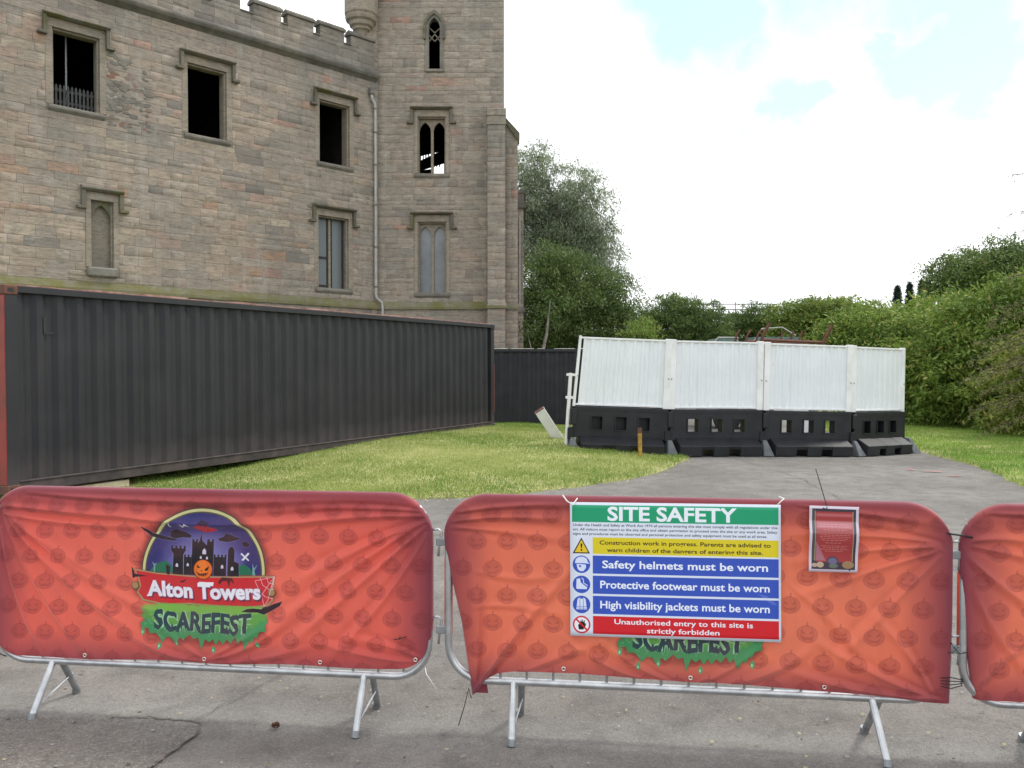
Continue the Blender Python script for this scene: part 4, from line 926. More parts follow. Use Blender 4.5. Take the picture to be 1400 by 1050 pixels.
    for (a_, b) in ((160, 700), (190, 760), (170, 780)): el(a_, b, 8, 6, (.35, .62, .42))
    for k in range(26): x = r.uniform(170, 420); y = r.uniform(700, 860); cv.line(PP([(x, y), (x + r.uniform(-22, 22), y + r.uniform(-14, 14))]), .002, (.70, .85, .72), .55)
    x0, z0 = f(222, 812); x1, z1 = f(806, 696)
    def melt(E_): E_ = E_.copy(); t_ = (E_[..., 0] - x0) / (x1 - x0); E_[..., 1] += .006 * np.sin(t_ * 21) + .0035 * np.sin(t_ * 97) - .006 * t_; return E_
    drip = [(300, 800, 822), (330, 800, 815), (388, 790, 830), (412, 790, 818), (452, 790, 812), (500, 800, 815), (560, 790, 832), (572, 790, 815), (642, 800, 820), (662, 800, 826), (760, 790, 834), (772, 790, 820), (245, 800, 812)]
    for c_, of, g in (((.62, .80, .62), .085, 1.8), ((.08, .25, .28), .040, 1.0)):
        for (x, a_, b) in drip: cv.poly(PP([(x - 7 * g, a_ - 20), (x + 7 * g, a_ - 20), (x, b + 5 * g)]), c_)
        put_text(cv, 'SCAREFEST', x0, x1, z0, z1, c_, of, warp=melt)
    glow([(745, 688), (780, 672), (820, 668), (865, 672), (880, 660), (905, 655), (940, 640), (990, 625), (975, 650), (950, 665), (915, 685), (880, 702), (840, 690), (790, 692)])
    cv.a *= (1 + RNG.normal(0, .012, cv.a.shape[:2])[..., None]).astype(np.float32)
    return cv
def print_mat(name, cv, rough=.6, transl=0.0, sheen=0.0, spec=.4, coat=0.0, weave=False):
    m, t = new_mat(name); uv = t.add('ShaderNodeUVMap', uv_map='print').outputs[0]
    im = t.add('ShaderNodeTexImage', {0: uv}); im.image = cv.image(name); im.extension = 'EXTEND'; im.interpolation = 'Cubic'
    col = im.outputs[0]; bump = None
    if weave:
        pos = t.add('ShaderNodeTexCoord').outputs['Object']; col = t.mix(t.ramp(t.noise(pos, 5, 6, .65), [(.35, .16), (.65, 0)]), col, (.35, .12, .12)); bump = t.noise(pos, 160, 3)
    finish(t, col, rough, 0, bump, .15, .002, transl, spec, sheen, coat)
    return m

# safety sign artwork
SG = Canvas(0, .96, 0, .625, 1500, (.86, .88, .93))
def sg(zx, zy, lower=False):      # zoom pixels of the photographed board -> board metres
    return (zx - 48) / 1285 * .96
def rect(x0, x1, z0, z1, c): SG.poly([(x0, z0), (x1, z0), (x1, z1), (x0, z1)], c)
BL, GR, YE, RD, WH_ = (.20, .32, .72), (.06, .60, .42), (.86, .78, .12), (.82, .10, .15), (.93, .94, .97)
rect(.010, .950, .533, .613, GR); put_text(SG, 'SITE SAFETY', .175, .765, .540, .606, WH_, .030)
for k, l in enumerate(('Under the Health and Safety at Work Act 1974 all persons entering this site must comply with all regulations under this', 'act. All visitors must report to the site office and obtain permission to proceed onto the site or any work area. Safety', 'signs and procedures must be observed and personal protection and safety equipment must be used at all times.')):
    put_text(SG, l, .014, .945 if k < 2 else .90, .514 - k * .0205, .5255 - k * .0205, (.22, .23, .28), .012)
rect(.106, .950, .385, .462, YE); put_text(SG, 'Construction work in progress. Parents are advised to', .138, .915, .429, .448, (.22, .16, .08), .018); put_text(SG, 'warn children of the dangers of entering this site.', .172, .880, .395, .414, (.22, .16, .08), .018)
for z, txt, x0, x1 in ((.293, 'Safety helmets must be worn', .150, .903), (.199, 'Protective footwear must be worn', .140, .910), (.105, 'High visibility jackets must be worn', .140, .910)):
    rect(.106, .950, z, z + .084, BL); put_text(SG, txt, x0, x1, z + .026, z + .062, WH_, .022)
rect(.106, .950, .012, .095, RD); put_text(SG, 'Unauthorised entry to this site is', .205, .835, .060, .084, WH_, .018); put_text(SG, 'strictly forbidden', .355, .685, .022, .046, WH_, .018)
SG.poly([(.012, .386), (.093, .386), (.053, .460)], (.10, .08, .12)); SG.poly([(.021, .391), (.085, .391), (.053, .450)], (.90, .76, .15)); SG.poly([(.049, .432), (.058, .432), (.055, .410), (.051, .410)], (.05, .05, .05)); SG.ell(.0535, .402, .0042, .0042, (.05, .05, .05))
for z in (.335, .241, .147): SG.ell(.053, z, .041, .041, BL)
W2 = (.85, .88, .96)
SG.poly([(.022, .340), (.026, .358), (.040, .370), (.062, .371), (.078, .362), (.084, .345), (.094, .338), (.070, .340)], W2); SG.poly([(.030, .337), (.074, .334), (.074, .318), (.062, .303), (.046, .303), (.036, .312), (.032, .325)], W2); SG.poly([(.040, .331), (.052, .330), (.050, .320), (.044, .321)], BL)
SG.poly([(.030, .266), (.046, .270), (.050, .250), (.062, .240), (.080, .228), (.078, .219), (.034, .219), (.028, .222)], W2); SG.line([(.054, .272), (.063, .262), (.062, .248), (.082, .236)], .004, W2)
SG.poly([(.034, .172), (.044, .180), (.048, .174), (.058, .174), (.062, .180), (.072, .172), (.078, .124), (.028, .124)], W2)
for x in (.045, .061): SG.line([(x, .176), (x, .124)], .002, BL)
for z in (.138, .130): SG.line([(.030, z), (.076, z)], .002, BL)
SG.ell(.053, .053, .041, .041, RD); SG.ell(.053, .053, .034, .034, (.93, .93, .96)); SG.poly([(.040, .030), (.036, .050), (.046, .062), (.050, .078), (.054, .064), (.058, .080), (.061, .064), (.068, .076), (.067, .060), (.074, .058), (.070, .044), (.060, .030)], (.05, .05, .06)); SG.line([(.029, .077), (.077, .029)], .008, RD)
for k in range(8): SG.line([(.86 + k * .008, .215 - k * .006), (.90 + k * .006, .205 - k * .005)], .0016, (.8, .84, .95), .5)
# laminated notice artwork
PN = Canvas(0, .215, 0, .295, 2200, (.86, .83, .90))
def prect(x0, x1, z0, z1, c, a_=1.0, b=0): PN.poly([(x0, z0), (x1, z0), (x1, z1), (x0, z1)], c, a_, b)
prect(.012, .203, .012, .283, (.16, .13, .20)); prect(.030, .188, .045, .270, (.62, .14, .15)); prect(.012, .028, .05, .283, (.25, .27, .27), .7); 
for x in (.026, .190): PN.line([(x, .05), (x, .272)], .004, (.72, .66, .45), .8)
prect(.030, .188, .248, .262, (.80, .50, .52), .6, 6); prect(.030, .188, .196, .226, (.84, .55, .60), .75, 8)
PN.poly([(.03, .14), (.03, .05), (.075, .05)], (.66, .46, .55), .8, 4)
r = random.Random(3)
for z, a_, b in ((.214, .05, .17), (.204, .045, .175), (.190, .06, .16), (.168, .05, .175), (.160, .045, .178), (.152, .048, .17), (.144, .055, .16), (.132, .07, .14), (.118, .05, .17), (.110, .06, .165), (.102, .05, .172), (.094, .07, .15)):
    x = a_
    while x < b: L = r.uniform(.006, .016); PN.line([(x, z), (min(x + L, b), z)], .0024, (.86, .66, .62), .7); x += L + .004
PN.ell(.105, .05, .026, .020, (.18, .18, .30)); PN.ell(.105, .05, .020, .014, (.42, .42, .58), .8); PN.ell(.108, .028, .02, .010, (.34, .42, .36)); PN.ell(.05, .032, .016, .013, (.74, .66, .54)); PN.ell(.025, .030, .013, .009, (.72, .64, .54)); PN.ell(.172, .034, .026, .017, (.60, .48, .32)); PN.a[:] = PN.a * .85 + np.array([.62, .42, .42]) * .15

# ------------------------------------------------------------------ crowd barriers
BDIR = Vector((.9926, -.1211, 0)); BRZ = math.atan2(-.1211, .9926); BO = Vector((-2.61, 4.236, 0))
BW = 2.25
def bar_at(s): return BO + BDIR * s
def make_barrier():
    t = thing('crowd_barrier', '', 'barrier', (0, 0, 0), BRZ, 'metal crowd barriers in a row')
    zt, zb, R, r = 1.085, .225, .17, .0185
    P = []
    for (cx, cz, a0) in ((BW - R, zt - R, 90), (BW - R, zb + R, 0), (R, zb + R, -90), (R, zt - R, -180)):
        for k in range(9): a_ = math.radians(a0 - k * 90 / 8); P.append((cx + R * math.cos(a_), 0, cz + R * math.sin(a_)))
    P.append(P[0]); mb = MB(); mb.tube(P, r, 12, cap=False); mb.obj('frame', 'galvanised', t, smooth_=True)
    me = None
    for k in range(17):
        x = .125 * (k + 1)
        if x > BW - .06: break
        if me is None: mb = MB(); mb.tube([(0, 0, zb + .008), (0, 0, zt - .008)], .0065, 8, cap=False); o = mb.obj('bar', 'galvanised_worn', t, loc=(x, 0, 0), smooth_=True); me = o.data
        else: link('bar', me, t, (x, 0, 0))
    for x in (.33, 1.95):
        for sgn, L in ((-1, .185), (1, .155)):
            mb = MB(); mb.tube([(x + .02 * sgn, .004 * sgn, zb - .0), (x - .005 * (sgn < 0), sgn * L, .012)], .0165, 12); o = mb.obj('leg', 'galvanised' if sgn < 0 else 'galvanised_worn', t, smooth_=False)
            mb = MB(); mb.tube([(x - .004, sgn * (L - .008), .030), (x - .005, sgn * L, .002)], .020, 12); mb.obj('foot_cap', 'galvanised_worn', o)
        mb = MB(); mb.tube([(x - .01, -.175, .04), (x + .02, .09, .13)], .004, 6); mb.obj('brace', 'galvanised', t)
    for z in (.88, .46):
        mb = MB(); mb.box(-.058, -.012, -.012, .012, z - .018, z + .018); o = mb.obj('bracket', 'galvanised_worn', t, bevel=.003)
        mb = MB(); mb.tube([(BW + .01, 0, z + .055), (BW + .045, 0, z + .06), (BW + .062, 0, z + .045), (BW + .050, 0, z - .02), (BW + .046, 0, z - .07)], .006, 8); mb.obj('hook', 'galvanised', t, smooth_=True)
    mb = MB(); mb.tube([(-.001, .006, .44), (-.001, .006, .80)], .0205, 10); mb.obj('sleeve', 'orange_sleeve', t, smooth_=True)
    return t
def copy_tree(o, parent=None):
    c = o.copy(); COL.objects.link(c)
    if parent is not None: c.parent = parent
    for ch in list(o.children): copy_tree(ch, c)
    return c
bars = [make_barrier()]; bars += [copy_tree(bars[0]) for _ in range(3)]
for o, s0, l in zip(bars, (-.02, 2.325, 4.64, -2.34), ('galvanised crowd barrier at the left carrying the banner with the full castle logo', 'galvanised crowd barrier in the middle carrying the safety sign', 'galvanised crowd barrier cut off by the right edge of the photo', 'galvanised crowd barrier beyond the left edge of the photo')):
    o.location = bar_at(s0); o['label'] = l
bpy.data.objects.remove([c for c in bars[0].children if c.name.startswith('sleeve')][0])

def pbar(px_, py_, s0):      # measured photo position -> metres along / above the barrier starting at s0
    h = 242.2 + .028 * px_; d = 1140 * .9 / h; X = (px_ - 700) / 1140 * d; return (X + 2.61) / .9926 - s0, 1.7 - (py_ - 505) / 1140 * d
def bez(P, n=26): t_ = np.linspace(0, 1, n)[:, None]; a, b, c = [np.array(p) for p in P]; return a * (1 - t_) ** 2 + 2 * b * t_ * (1 - t_) + c * t_ ** 2
def relief(x, z, creases, seed):
    y = np.zeros(x.size)
    for (P, amp, wid) in creases:
        amp *= 1.35; wid *= 1.45
        B = bez(P); D = np.full(x.size, 9.); T = np.zeros(x.size); SG_ = np.zeros(x.size)
        for k in range(len(B) - 1):
            e = B[k + 1] - B[k]; q = np.stack([x, z], 1) - B[k]; tt = np.clip((q @ e) / (e @ e + 1e-12), 0, 1); r_ = q - tt[:, None] * e; dd = np.hypot(r_[:, 0], r_[:, 1]); m_ = dd < D
            D[m_] = dd[m_]; T[m_] = ((k + tt) / (len(B) - 1))[m_]; SG_[m_] = np.sign(e[0] * q[:, 1] - e[1] * q[:, 0])[m_]
        ww = wid * (.5 + .9 * T); prof = np.exp(-(D / ww) ** 2) - .55 * np.exp(-((D - 1.6 * ww) / ww) ** 2) * (SG_ < 0)
        y += amp * prof * np.clip(4 * T + .25, 0, 1) * np.clip((1 - T) * 3, 0, 1) ** .8
    for k in range(17): xb_ = .125 * (k + 1) + .019 * (seed % 2); y += (.0022 * np.exp(-((x - xb_) / .007) ** 2)) * (.55 + .45 * np.sin(z * 7 + k * 1.7 + seed))
    r = np.random.default_rng(seed)
    for k in range(9):
        a = r.uniform(0, 6.28); f = r.uniform(5, 22); y += .00075 * np.sin(f * (np.cos(a) * x + np.sin(a) * z) + r.uniform(0, 6.28)) * (12 / f) ** .5
    return y
def interp(pts): xs_, ys_ = zip(*pts); return lambda v: np.interp(v, xs_, ys_)
def banner(name_lab, s0, xl, xr, zb, zt, creases, matn, seed, sag=None, clip_s=None):
    n, k = 330, 140; U = .5 - .5 * np.cos(np.linspace(0, 1, n) * math.pi); U = .65 * np.linspace(0, 1, n) + .35 * U; Q = np.linspace(0, 1, k); Q = .7 * Q + .3 * (.5 - .5 * np.cos(Q * math.pi)); p, q = np.meshgrid(U, Q); p, q = p.ravel(), q.ravel()
    z = .25 + q * .85; x = BW * p
    for _ in range(4): x = xl(z) + (xr(z) - xl(z)) * p; z = zb(x) + (zt(x) - zb(x)) * q
    e = np.minimum(np.minimum(x - xl(z), xr(z) - x), zt(x) - z); e = np.clip(e, 0, None)
    y = -(.0215 + .002) + .026 * (1 - np.sqrt(np.clip(1 - (1 - np.clip(e / .026, 0, 1)) ** 2, 0, 1)))
    y -= relief(x, z, creases, seed) * smooth(e / .05) * smooth((z - zb(x)) / .03 + .35)
    V = np.stack([x, y, z], 1); i = np.arange(n * k).reshape(k, n)
    F = [np.stack([i[:-1, :-1], i[:-1, 1:], i[1:, 1:], i[1:, :-1]], -1).reshape(-1, 4)]
    # turn the left, top and right edges round the tube to the back
    loop = np.concatenate([i[:, 0], i[-1, 1:-1], i[::-1, -1]]); C = np.array([BW / 2, 0, .66]); prev = loop
    for dy, ins in ((.018, .004), (.030, .022), (.028, .075)):
        B = V[loop].copy(); L_ = len(loop); dirv = np.zeros((L_, 3)); a = k; b = k + n - 2
        dirv[:a, 0] = 1; dirv[a:b, 2] = -1; dirv[b:, 0] = -1; xx_ = B[:, 0]
        g = 1 - smooth((B[:, 2] - .93) / .17); tl_ = np.clip((.17 - xx_) / .17, 0, 1); tr_ = np.clip((xx_ - (BW - .17)) / .17, 0, 1)
        dirv = np.stack([tl_ - tr_, 0 * xx_, -(1 - np.maximum(tl_, tr_) * g)], 1); dirv[(B[:, 2] < .9)] = np.stack([np.sign(C[0] - xx_), 0 * xx_, 0 * xx_], 1)[B[:, 2] < .9]
        NB = B + dirv * ins; NB[:, 1] = B[:, 1] * 0 + dy - .006; st = len(V); V = np.concatenate([V, NB]); new = np.arange(st, st + L_)
        F.append(np.stack([prev[:-1], prev[1:], new[1:], new[:-1]], -1)); prev = new
    F = np.concatenate(F); X_ = V.copy()
    o = np_mesh('banner', V, F, matn, smooth_=True); me = o.data
    uvl = me.uv_layers.new(name='print'); li = np.empty(len(me.loops), np.int32); me.loops.foreach_get('vertex_index', li)
    UV = np.stack([np.clip(V[:, 0] / 2.25, 0, 1), np.clip((V[:, 2] - .12) / 1.01, 0, 1)], 1)
    UV[:n * k, 0] += .0012 * np.sin(z * 19 + seed) ; UV[:n * k, 1] += .003 * np.sin(x * 6 + seed)
    uvl.data.foreach_set('uv', UV[li].astype(np.float32).ravel())
    o.location = bar_at(s0); o.rotation_euler = (0, 0, BRZ); tag(o, name_lab, 'banner', 'printed fabric banners over the barriers')
    return o
def rnd(R, w_=BW): return lambda x: (R - np.sqrt(np.clip(R * R - np.clip(R - x, 0, R) ** 2, 0, None))) + (R - np.sqrt(np.clip(R * R - np.clip(R - (w_ - x), 0, R) ** 2, 0, None)))
def C(s0, pts, amp, wid): return ([pbar(*p, s0) for p in pts], amp, wid)
_t0 = rnd(.21, 2.294); top = lambda x: _t0(x + .022); ca = banner_canvas(True); cb = banner_canvas(False)
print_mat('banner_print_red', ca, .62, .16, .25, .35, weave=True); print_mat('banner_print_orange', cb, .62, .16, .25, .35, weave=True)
k1_ = [C(-.02, p, a, w_) for p, a, w_ in (
    (((8, 690), (110, 700), (330, 722)), .014, .014), (((8, 700), (120, 730), (430, 712)), .012, .013), (((6, 690), (60, 790), (250, 905)), .016, .014), (((5, 692), (40, 800), (130, 905)), .012, .013),
    (((6, 694), (80, 760), (170, 800)), .009, .014), (((5, 720), (20, 830), (70, 900)), .010, .012), (((6, 692), (110, 800), (240, 850)), .009, .013), (((40, 672), (250, 694), (560, 682)), .010, .012), (((150, 700), (330, 735), (560, 690)), .010, .014),
    (((585, 705), (470, 700), (330, 726)), .013, .013), (((585, 700), (500, 688), (330, 700)), .008, .010), (((582, 720), (500, 790), (370, 905)), .015, .015), (((584, 730), (530, 830), (440, 910)), .012, .013), (((583, 712), (480, 750), (400, 800)), .012, .014),
    (((584, 712), (480, 770), (330, 890)), .010, .013), (((280, 904), (220, 900), (150, 850)), .010, .011), (((282, 902), (350, 893), (410, 835)), .010, .011), (((281, 900), (240, 880), (200, 830)), .007, .010), (((284, 900), (330, 880), (370, 850)), .007, .010), (((284, 906), (330, 912), (440, 880)), .008, .010), (((570, 905), (500, 900), (410, 870)), .010, .011), (((575, 900), (540, 880), (470, 870)), .008, .010))]
k2_ = [C(2.325, p, a, w_) for p, a, w_ in (
    (((622, 712), (690, 700), (785, 712)), .013, .012), (((620, 720), (680, 722), (790, 740)), .008, .011), (((625, 700), (700, 686), (800, 690)), .009, .009), (((648, 950), (700, 860), (800, 760)), .012, .014), (((650, 945), (690, 880), (740, 830)), .010, .011), (((655, 945), (740, 905), (840, 870)), .012, .012), (((650, 950), (660, 850), (650, 760)), .009, .012),
    (((940, 940), (850, 935), (760, 860)), .013, .012), (((940, 942), (860, 915), (810, 860)), .010, .011), (((940, 940), (1030, 945), (1120, 880)), .012, .012), (((942, 938), (1010, 920), (1060, 860)), .010, .011), (((690, 930), (780, 940), (900, 940)), .007, .010),
    (((1284, 748), (1200, 742), (1070, 770)), .014, .013), (((1284, 752), (1190, 775), (1075, 820)), .012, .013), (((1284, 744), (1200, 725), (1060, 730)), .011, .012), (((1284, 760), (1220, 820), (1120, 930)), .010, .014), (((1278, 955), (1200, 930), (1090, 860)), .011, .013), (((1276, 950), (1240, 880), (1180, 830)), .009, .012), (((1282, 955), (1180, 955), (1060, 910)), .010, .011), (((1090, 690), (1180, 700), (1275, 715)), .009, .009),
    (((650, 780), (720, 800), (790, 780)), .006, .014), (((650, 830), (720, 820), (800, 850)), .006, .013), (((1080, 800), (1150, 850), (1200, 930)), .007, .014))]
k3_ = [C(4.64, p, a, w_) for p, a, w_ in ((((1325, 740), (1370, 730), (1430, 745)), .010, .012), (((1322, 760), (1360, 800), (1440, 850)), .012, .013), (((1330, 950), (1360, 900), (1430, 860)), .010, .012), (((1330, 800), (1350, 870), (1420, 930)), .009, .013), (((1325, 745), (1390, 760), (1500, 780)), .010, .013), (((1340, 700), (1420, 705), (1560, 700)), .008, .010))]
zb1 = lambda x: .247 + .010 * x + rnd(.14)(x) + .004 * np.sin(x * 9)
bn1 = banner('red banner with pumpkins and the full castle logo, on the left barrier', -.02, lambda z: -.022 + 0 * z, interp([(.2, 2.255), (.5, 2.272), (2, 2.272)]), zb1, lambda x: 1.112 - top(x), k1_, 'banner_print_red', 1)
zb2 = interp([(.0, .15), (.118, .155), (.145, .185), (.18, .235), (.24, .27), (.32, .282), (.6, .285), (1.1, .268), (1.3, .270), (2.0, .242), (2.15, .225), (2.27, .222)])
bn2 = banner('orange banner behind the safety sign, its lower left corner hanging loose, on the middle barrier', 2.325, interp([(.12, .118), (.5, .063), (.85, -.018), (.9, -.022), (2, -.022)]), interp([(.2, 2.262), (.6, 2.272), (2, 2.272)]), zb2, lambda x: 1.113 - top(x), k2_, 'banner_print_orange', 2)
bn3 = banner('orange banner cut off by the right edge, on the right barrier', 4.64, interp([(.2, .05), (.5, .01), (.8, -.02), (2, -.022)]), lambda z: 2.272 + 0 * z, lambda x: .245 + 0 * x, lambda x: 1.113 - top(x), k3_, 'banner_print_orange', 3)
bn4 = banner('red banner beyond the left edge of the photo', -2.34, lambda z: -.022 + 0 * z, lambda z: 2.272 + 0 * z, zb1, lambda x: 1.112 - top(x), k1_, 'banner_print_red', 4)
for bn, xs_ in ((bn1, (.50, 1.13, 1.72, 2.19)), (bn2, (.55, 1.13, 1.72)), ):
    for x in xs_:
        z = float((zb1 if bn is bn1 else zb2)(np.array([x]))[0]) + .022
        mb = MB(); R_ = Matrix.Translation((x, -.030, z)); P = [tuple(R_ @ Vector((.008 * math.cos(a), 0, .008 * math.sin(a)))) for a in np.linspace(0, 2 * math.pi, 15)]; mb.tube(P, .0028, 6, cap=False); mb.obj('eyelet', 'grommet_metal', bn)
# slit in the first banner
mb = MB(); x, z = pbar(548, 872, -.02)
mb.tube([(x - .03, -.030, z - .006), (x, -.034, z), (x + .03, -.030, z + .010)], .0022, 5); mb.tube([(x - .005, -.034, z - .002), (x + .004, -.034, z + .012)], .002, 5); mb.obj('torn_slit', 'black_tie', bn1)

# safety sign on the middle barrier
print_mat('sign_print', SG, .35, 0, 0, .5); print_mat('notice_print', PN, .22, 0, 0, .6, coat=.6)
def card(name, W_, H_, th_, mat, back, bend, nx=24, nz2=24):
    us = np.linspace(0, 1, nx); vs_ = np.linspace(0, 1, nz2); p, q = np.meshgrid(us, vs_); p, q = p.ravel(), q.ravel(); y = bend(p, q)
    V = np.concatenate([np.stack([p * W_, y, q * H_], 1), np.stack([p * W_, y + th_, q * H_], 1)]); N = nx * nz2; i = np.arange(N).reshape(nz2, nx)
    Fr = np.stack([i[:-1, :-1], i[:-1, 1:], i[1:, 1:], i[1:, :-1]], -1).reshape(-1, 4); lp = np.concatenate([i[0], i[1:, -1], i[-1, -2::-1], i[-2:0:-1, 0], [i[0, 0]]])
    F = np.concatenate([Fr, Fr[:, ::-1] + N, np.stack([lp[1:], lp[:-1], lp[:-1] + N, lp[1:] + N], -1)])
    o = np_mesh(name, V, F, mat); o.data.materials.append(M[back]); mi = np.ones(len(F), np.int32); mi[:len(Fr)] = 0; o.data.polygons.foreach_set('material_index', mi)
    u_ = o.data.uv_layers.new(name='print'); li = np.empty(len(o.data.loops), np.int32); o.data.loops.foreach_get('vertex_index', li); UV = np.stack([V[:, 0] / W_, V[:, 2] / H_], 1); u_.data.foreach_set('uv', UV[li].astype(np.float32).ravel())
    o.data.polygons.foreach_set('use_smooth', [f < len(Fr) for f in range(len(F))])
    return o
xs0, zs1 = pbar(781, 685, 2.325); xs1, _ = pbar(1067, 684, 2.325); _, zs0 = pbar(783, 866, 2.325)
sign = card('safety_sign', xs1 - xs0, zs1 - zs0, .004, 'sign_print', 'sign_back', lambda p, q: .004 * np.sin(p * 3.1) * (q - .5))
sign.location = bar_at(2.325) + BDIR * xs0 + Vector((0, 0, zs0)) + Vector((-.1211, -.9926, 0)) * .050; sign.rotation_euler = (math.radians(-1.0), math.radians(-.35), BRZ)
tag(sign, 'white SITE SAFETY board with green, yellow, blue and red panels on the middle banner', 'sign')
xn0, zn1 = pbar(1103, 689, 2.325); xn1, _ = pbar(1170, 689, 2.325); _, zn0 = pbar(1108, 778, 2.325)
note = card('notice', xn1 - xn0, zn1 - zn0, .0008, 'notice_print', 'sign_back', lambda p, q: -.010 * np.sin(q * 3.1) + .012 * (1 - q) ** 3 * (p - .5) - .004 * np.cos(q * 11) + .005 * np.exp(-((q - .74) / .08) ** 2))
note.location = bar_at(2.325) + BDIR * xn0 + Vector((0, 0, zn0)) + Vector((-.1211, -.9926, 0)) * .048; note.rotation_euler = (0, math.radians(.8), BRZ)
tag(note, 'small laminated red notice with wavy surface tied near the right end of the middle banner', 'notice')
# cable ties
def tie(lab, pts, r=.0022, mat='black_tie', s0=2.325):
    """points: (photo-measured x, y, metres in front of the barrier plane)"""
    P = []
    for (a, b, dd) in pts:
        x, z = pbar(a, b, s0); P.append(bar_at(s0) + BDIR * x + Vector((0, 0, z)) + Vector((-.1211, -.9926, 0)) * dd)
    mb = MB(); mb.tube(P, r, 6); o = mb.obj('cable_tie', mat, smooth_=True); return tag(o, lab, 'cable tie', 'cable ties')
tie('black cable tie with a long tail standing up from the top of the small notice', [(1122, 692, .052), (1127, 694, .056), (1128, 690, .045), (1124, 670, .01), (1116, 641, .0)])
mb = None
tie('short black cable tie through the lower edge of the small notice', [(1160, 772, .03), (1159, 776, .052), (1158, 781, .04)], .0025)
tie('black cable tie hanging down from the loose lower left corner of the middle banner', [(645, 955, .02), (642, 940, .03), (636, 965, .03), (628, 991, .03)])
tie('thick black cable tie joining the tops of the middle and right banners', [(1287, 727, .015), (1300, 729, .030), (1316, 731, .032), (1328, 734, .026)], .0045)
tie('white cable tie at the top left corner of the safety sign', [(770, 676, .028), (776, 683, .048), (784, 688, .057), (790, 680, .03)], .003, 'white_tie')
tie('white cable tie at the top right corner of the safety sign', [(1060, 688, .057), (1066, 682, .058), (1070, 680, .045), (1064, 678, .02)], .003, 'white_tie')
tie('white cable tie tail below the lower right corner of the left banner', [(582, 913, .02), (584, 921, .028), (598, 942, .03)], .0022, 'white_tie')
tie('black cable tie round the left tube at the lower left corner of the left banner', [(0, 893, .024), (4, 895, .024), (9, 897, .022)], .003, s0=-.02)
for k in range(4): tie((('uppermost', 'second from top', 'third from top', 'lowest')[k] + ' of four black ties at the lower corner of the middle banner'), [(1284, 927 + k * 3.5, .02), (1300, 925 + k * 5, .032), (1316, 929 + k * 2.5, .026), (1318, 930 + k * 2.5, -.01)], .0022)
tie('wiry black cable tie wound round the lower hook right of the middle barrier', [(1286, 893, .01), (1302, 891, .03), (1310, 884, .03), (1300, 878, .02), (1311, 893, .03), (1322, 892, .02)], .002)
# fallen cone on the tarmac
cn_ = MB(); r = random.Random(9)
for k in range(34):
    a = k * 2.4; z = k / 34; rr = .022 * math.sin(min(1, z * 1.3 + .25) * 2.4) + .004
    p = Vector((rr * math.cos(a), rr * math.sin(a), .006 + z * .030)); d = Vector((math.cos(a), math.sin(a), .5)).normalized(); s_ = d.cross(Vector((0, 0, 1))).normalized() * .007
    cn_.prism([p - d * .010 - s_ * .6, p - d * .010 + s_ * .6, p + d * .008 + s_, p + d * .010 - s_], (0, 0, .003))
o = cn_.obj('pine_cone', 'cone_brown', loc=(-1.115, 3.905, .008)); o.scale = (.62, .62, .62); tag(o, 'small brown pine cone lying on the tarmac in front of the left barrier', 'cone')

# ------------------------------------------------------------------ vegetation
def leaf_mesh(name, P, L, W_, tint, parent=None, droop=.4, out=None, spread=1.0):
    n = len(P); L = np.broadcast_to(L, n); W_ = np.broadcast_to(W_, n)
    D = RNG.normal(0, 1, (n, 3)) * spread
    if out is not None: D += out
    D[:, 2] -= droop * 1.2; D /= np.linalg.norm(D, axis=1)[:, None]
    N = RNG.normal(0, 1, (n, 3)); N[:, 2] += .8; Sd = np.cross(D, N); Sd /= np.linalg.norm(Sd, axis=1)[:, None] + 1e-9
    Nn = np.cross(Sd, D); V = np.empty((n, 4, 3)); V[:, 0] = P; V[:, 2] = P + D * L[:, None]; mid = P + D * (L * .45)[:, None] + Nn * (L * .08)[:, None]
    V[:, 1] = mid + Sd * (W_ / 2)[:, None]; V[:, 3] = mid - Sd * (W_ / 2)[:, None]
    return np_mesh(name, V.reshape(-1, 3), np.arange(4 * n).reshape(-1, 4), 'leaf', np.repeat(tint, 4, 0), parent)
def clumps(blobs, per_m2, fill=.35, rmin=.55, jit=.20):
    """clump centres over the shells (and some inside) of ellipsoids"""
    C_, O_ = [], []
    for (cx, cy, cz, rx, ry, rz) in blobs:
        area = 4 * math.pi * ((rx * ry + rx * rz + ry * rz) / 3); n = int(area * per_m2); d = RNG.normal(0, 1, (n, 3)); d /= np.linalg.norm(d, axis=1)[:, None]
        rr = np.where(RNG.random(n) < fill, RNG.uniform(rmin * .5, .85, n), RNG.uniform(.85, 1.0 + jit, n)); lump = 1 + .13 * np.sin(d[:, 0] * 5 + cx) * np.sin(d[:, 1] * 4 + cy) + .12 * np.sin(d[:, 2] * 7 + cz)
        C_.append(np.array([cx, cy, cz]) + d * (rr * lump)[:, None] * np.array([rx, ry, rz])); O_.append(d)
    return np.concatenate(C_), np.concatenate(O_)
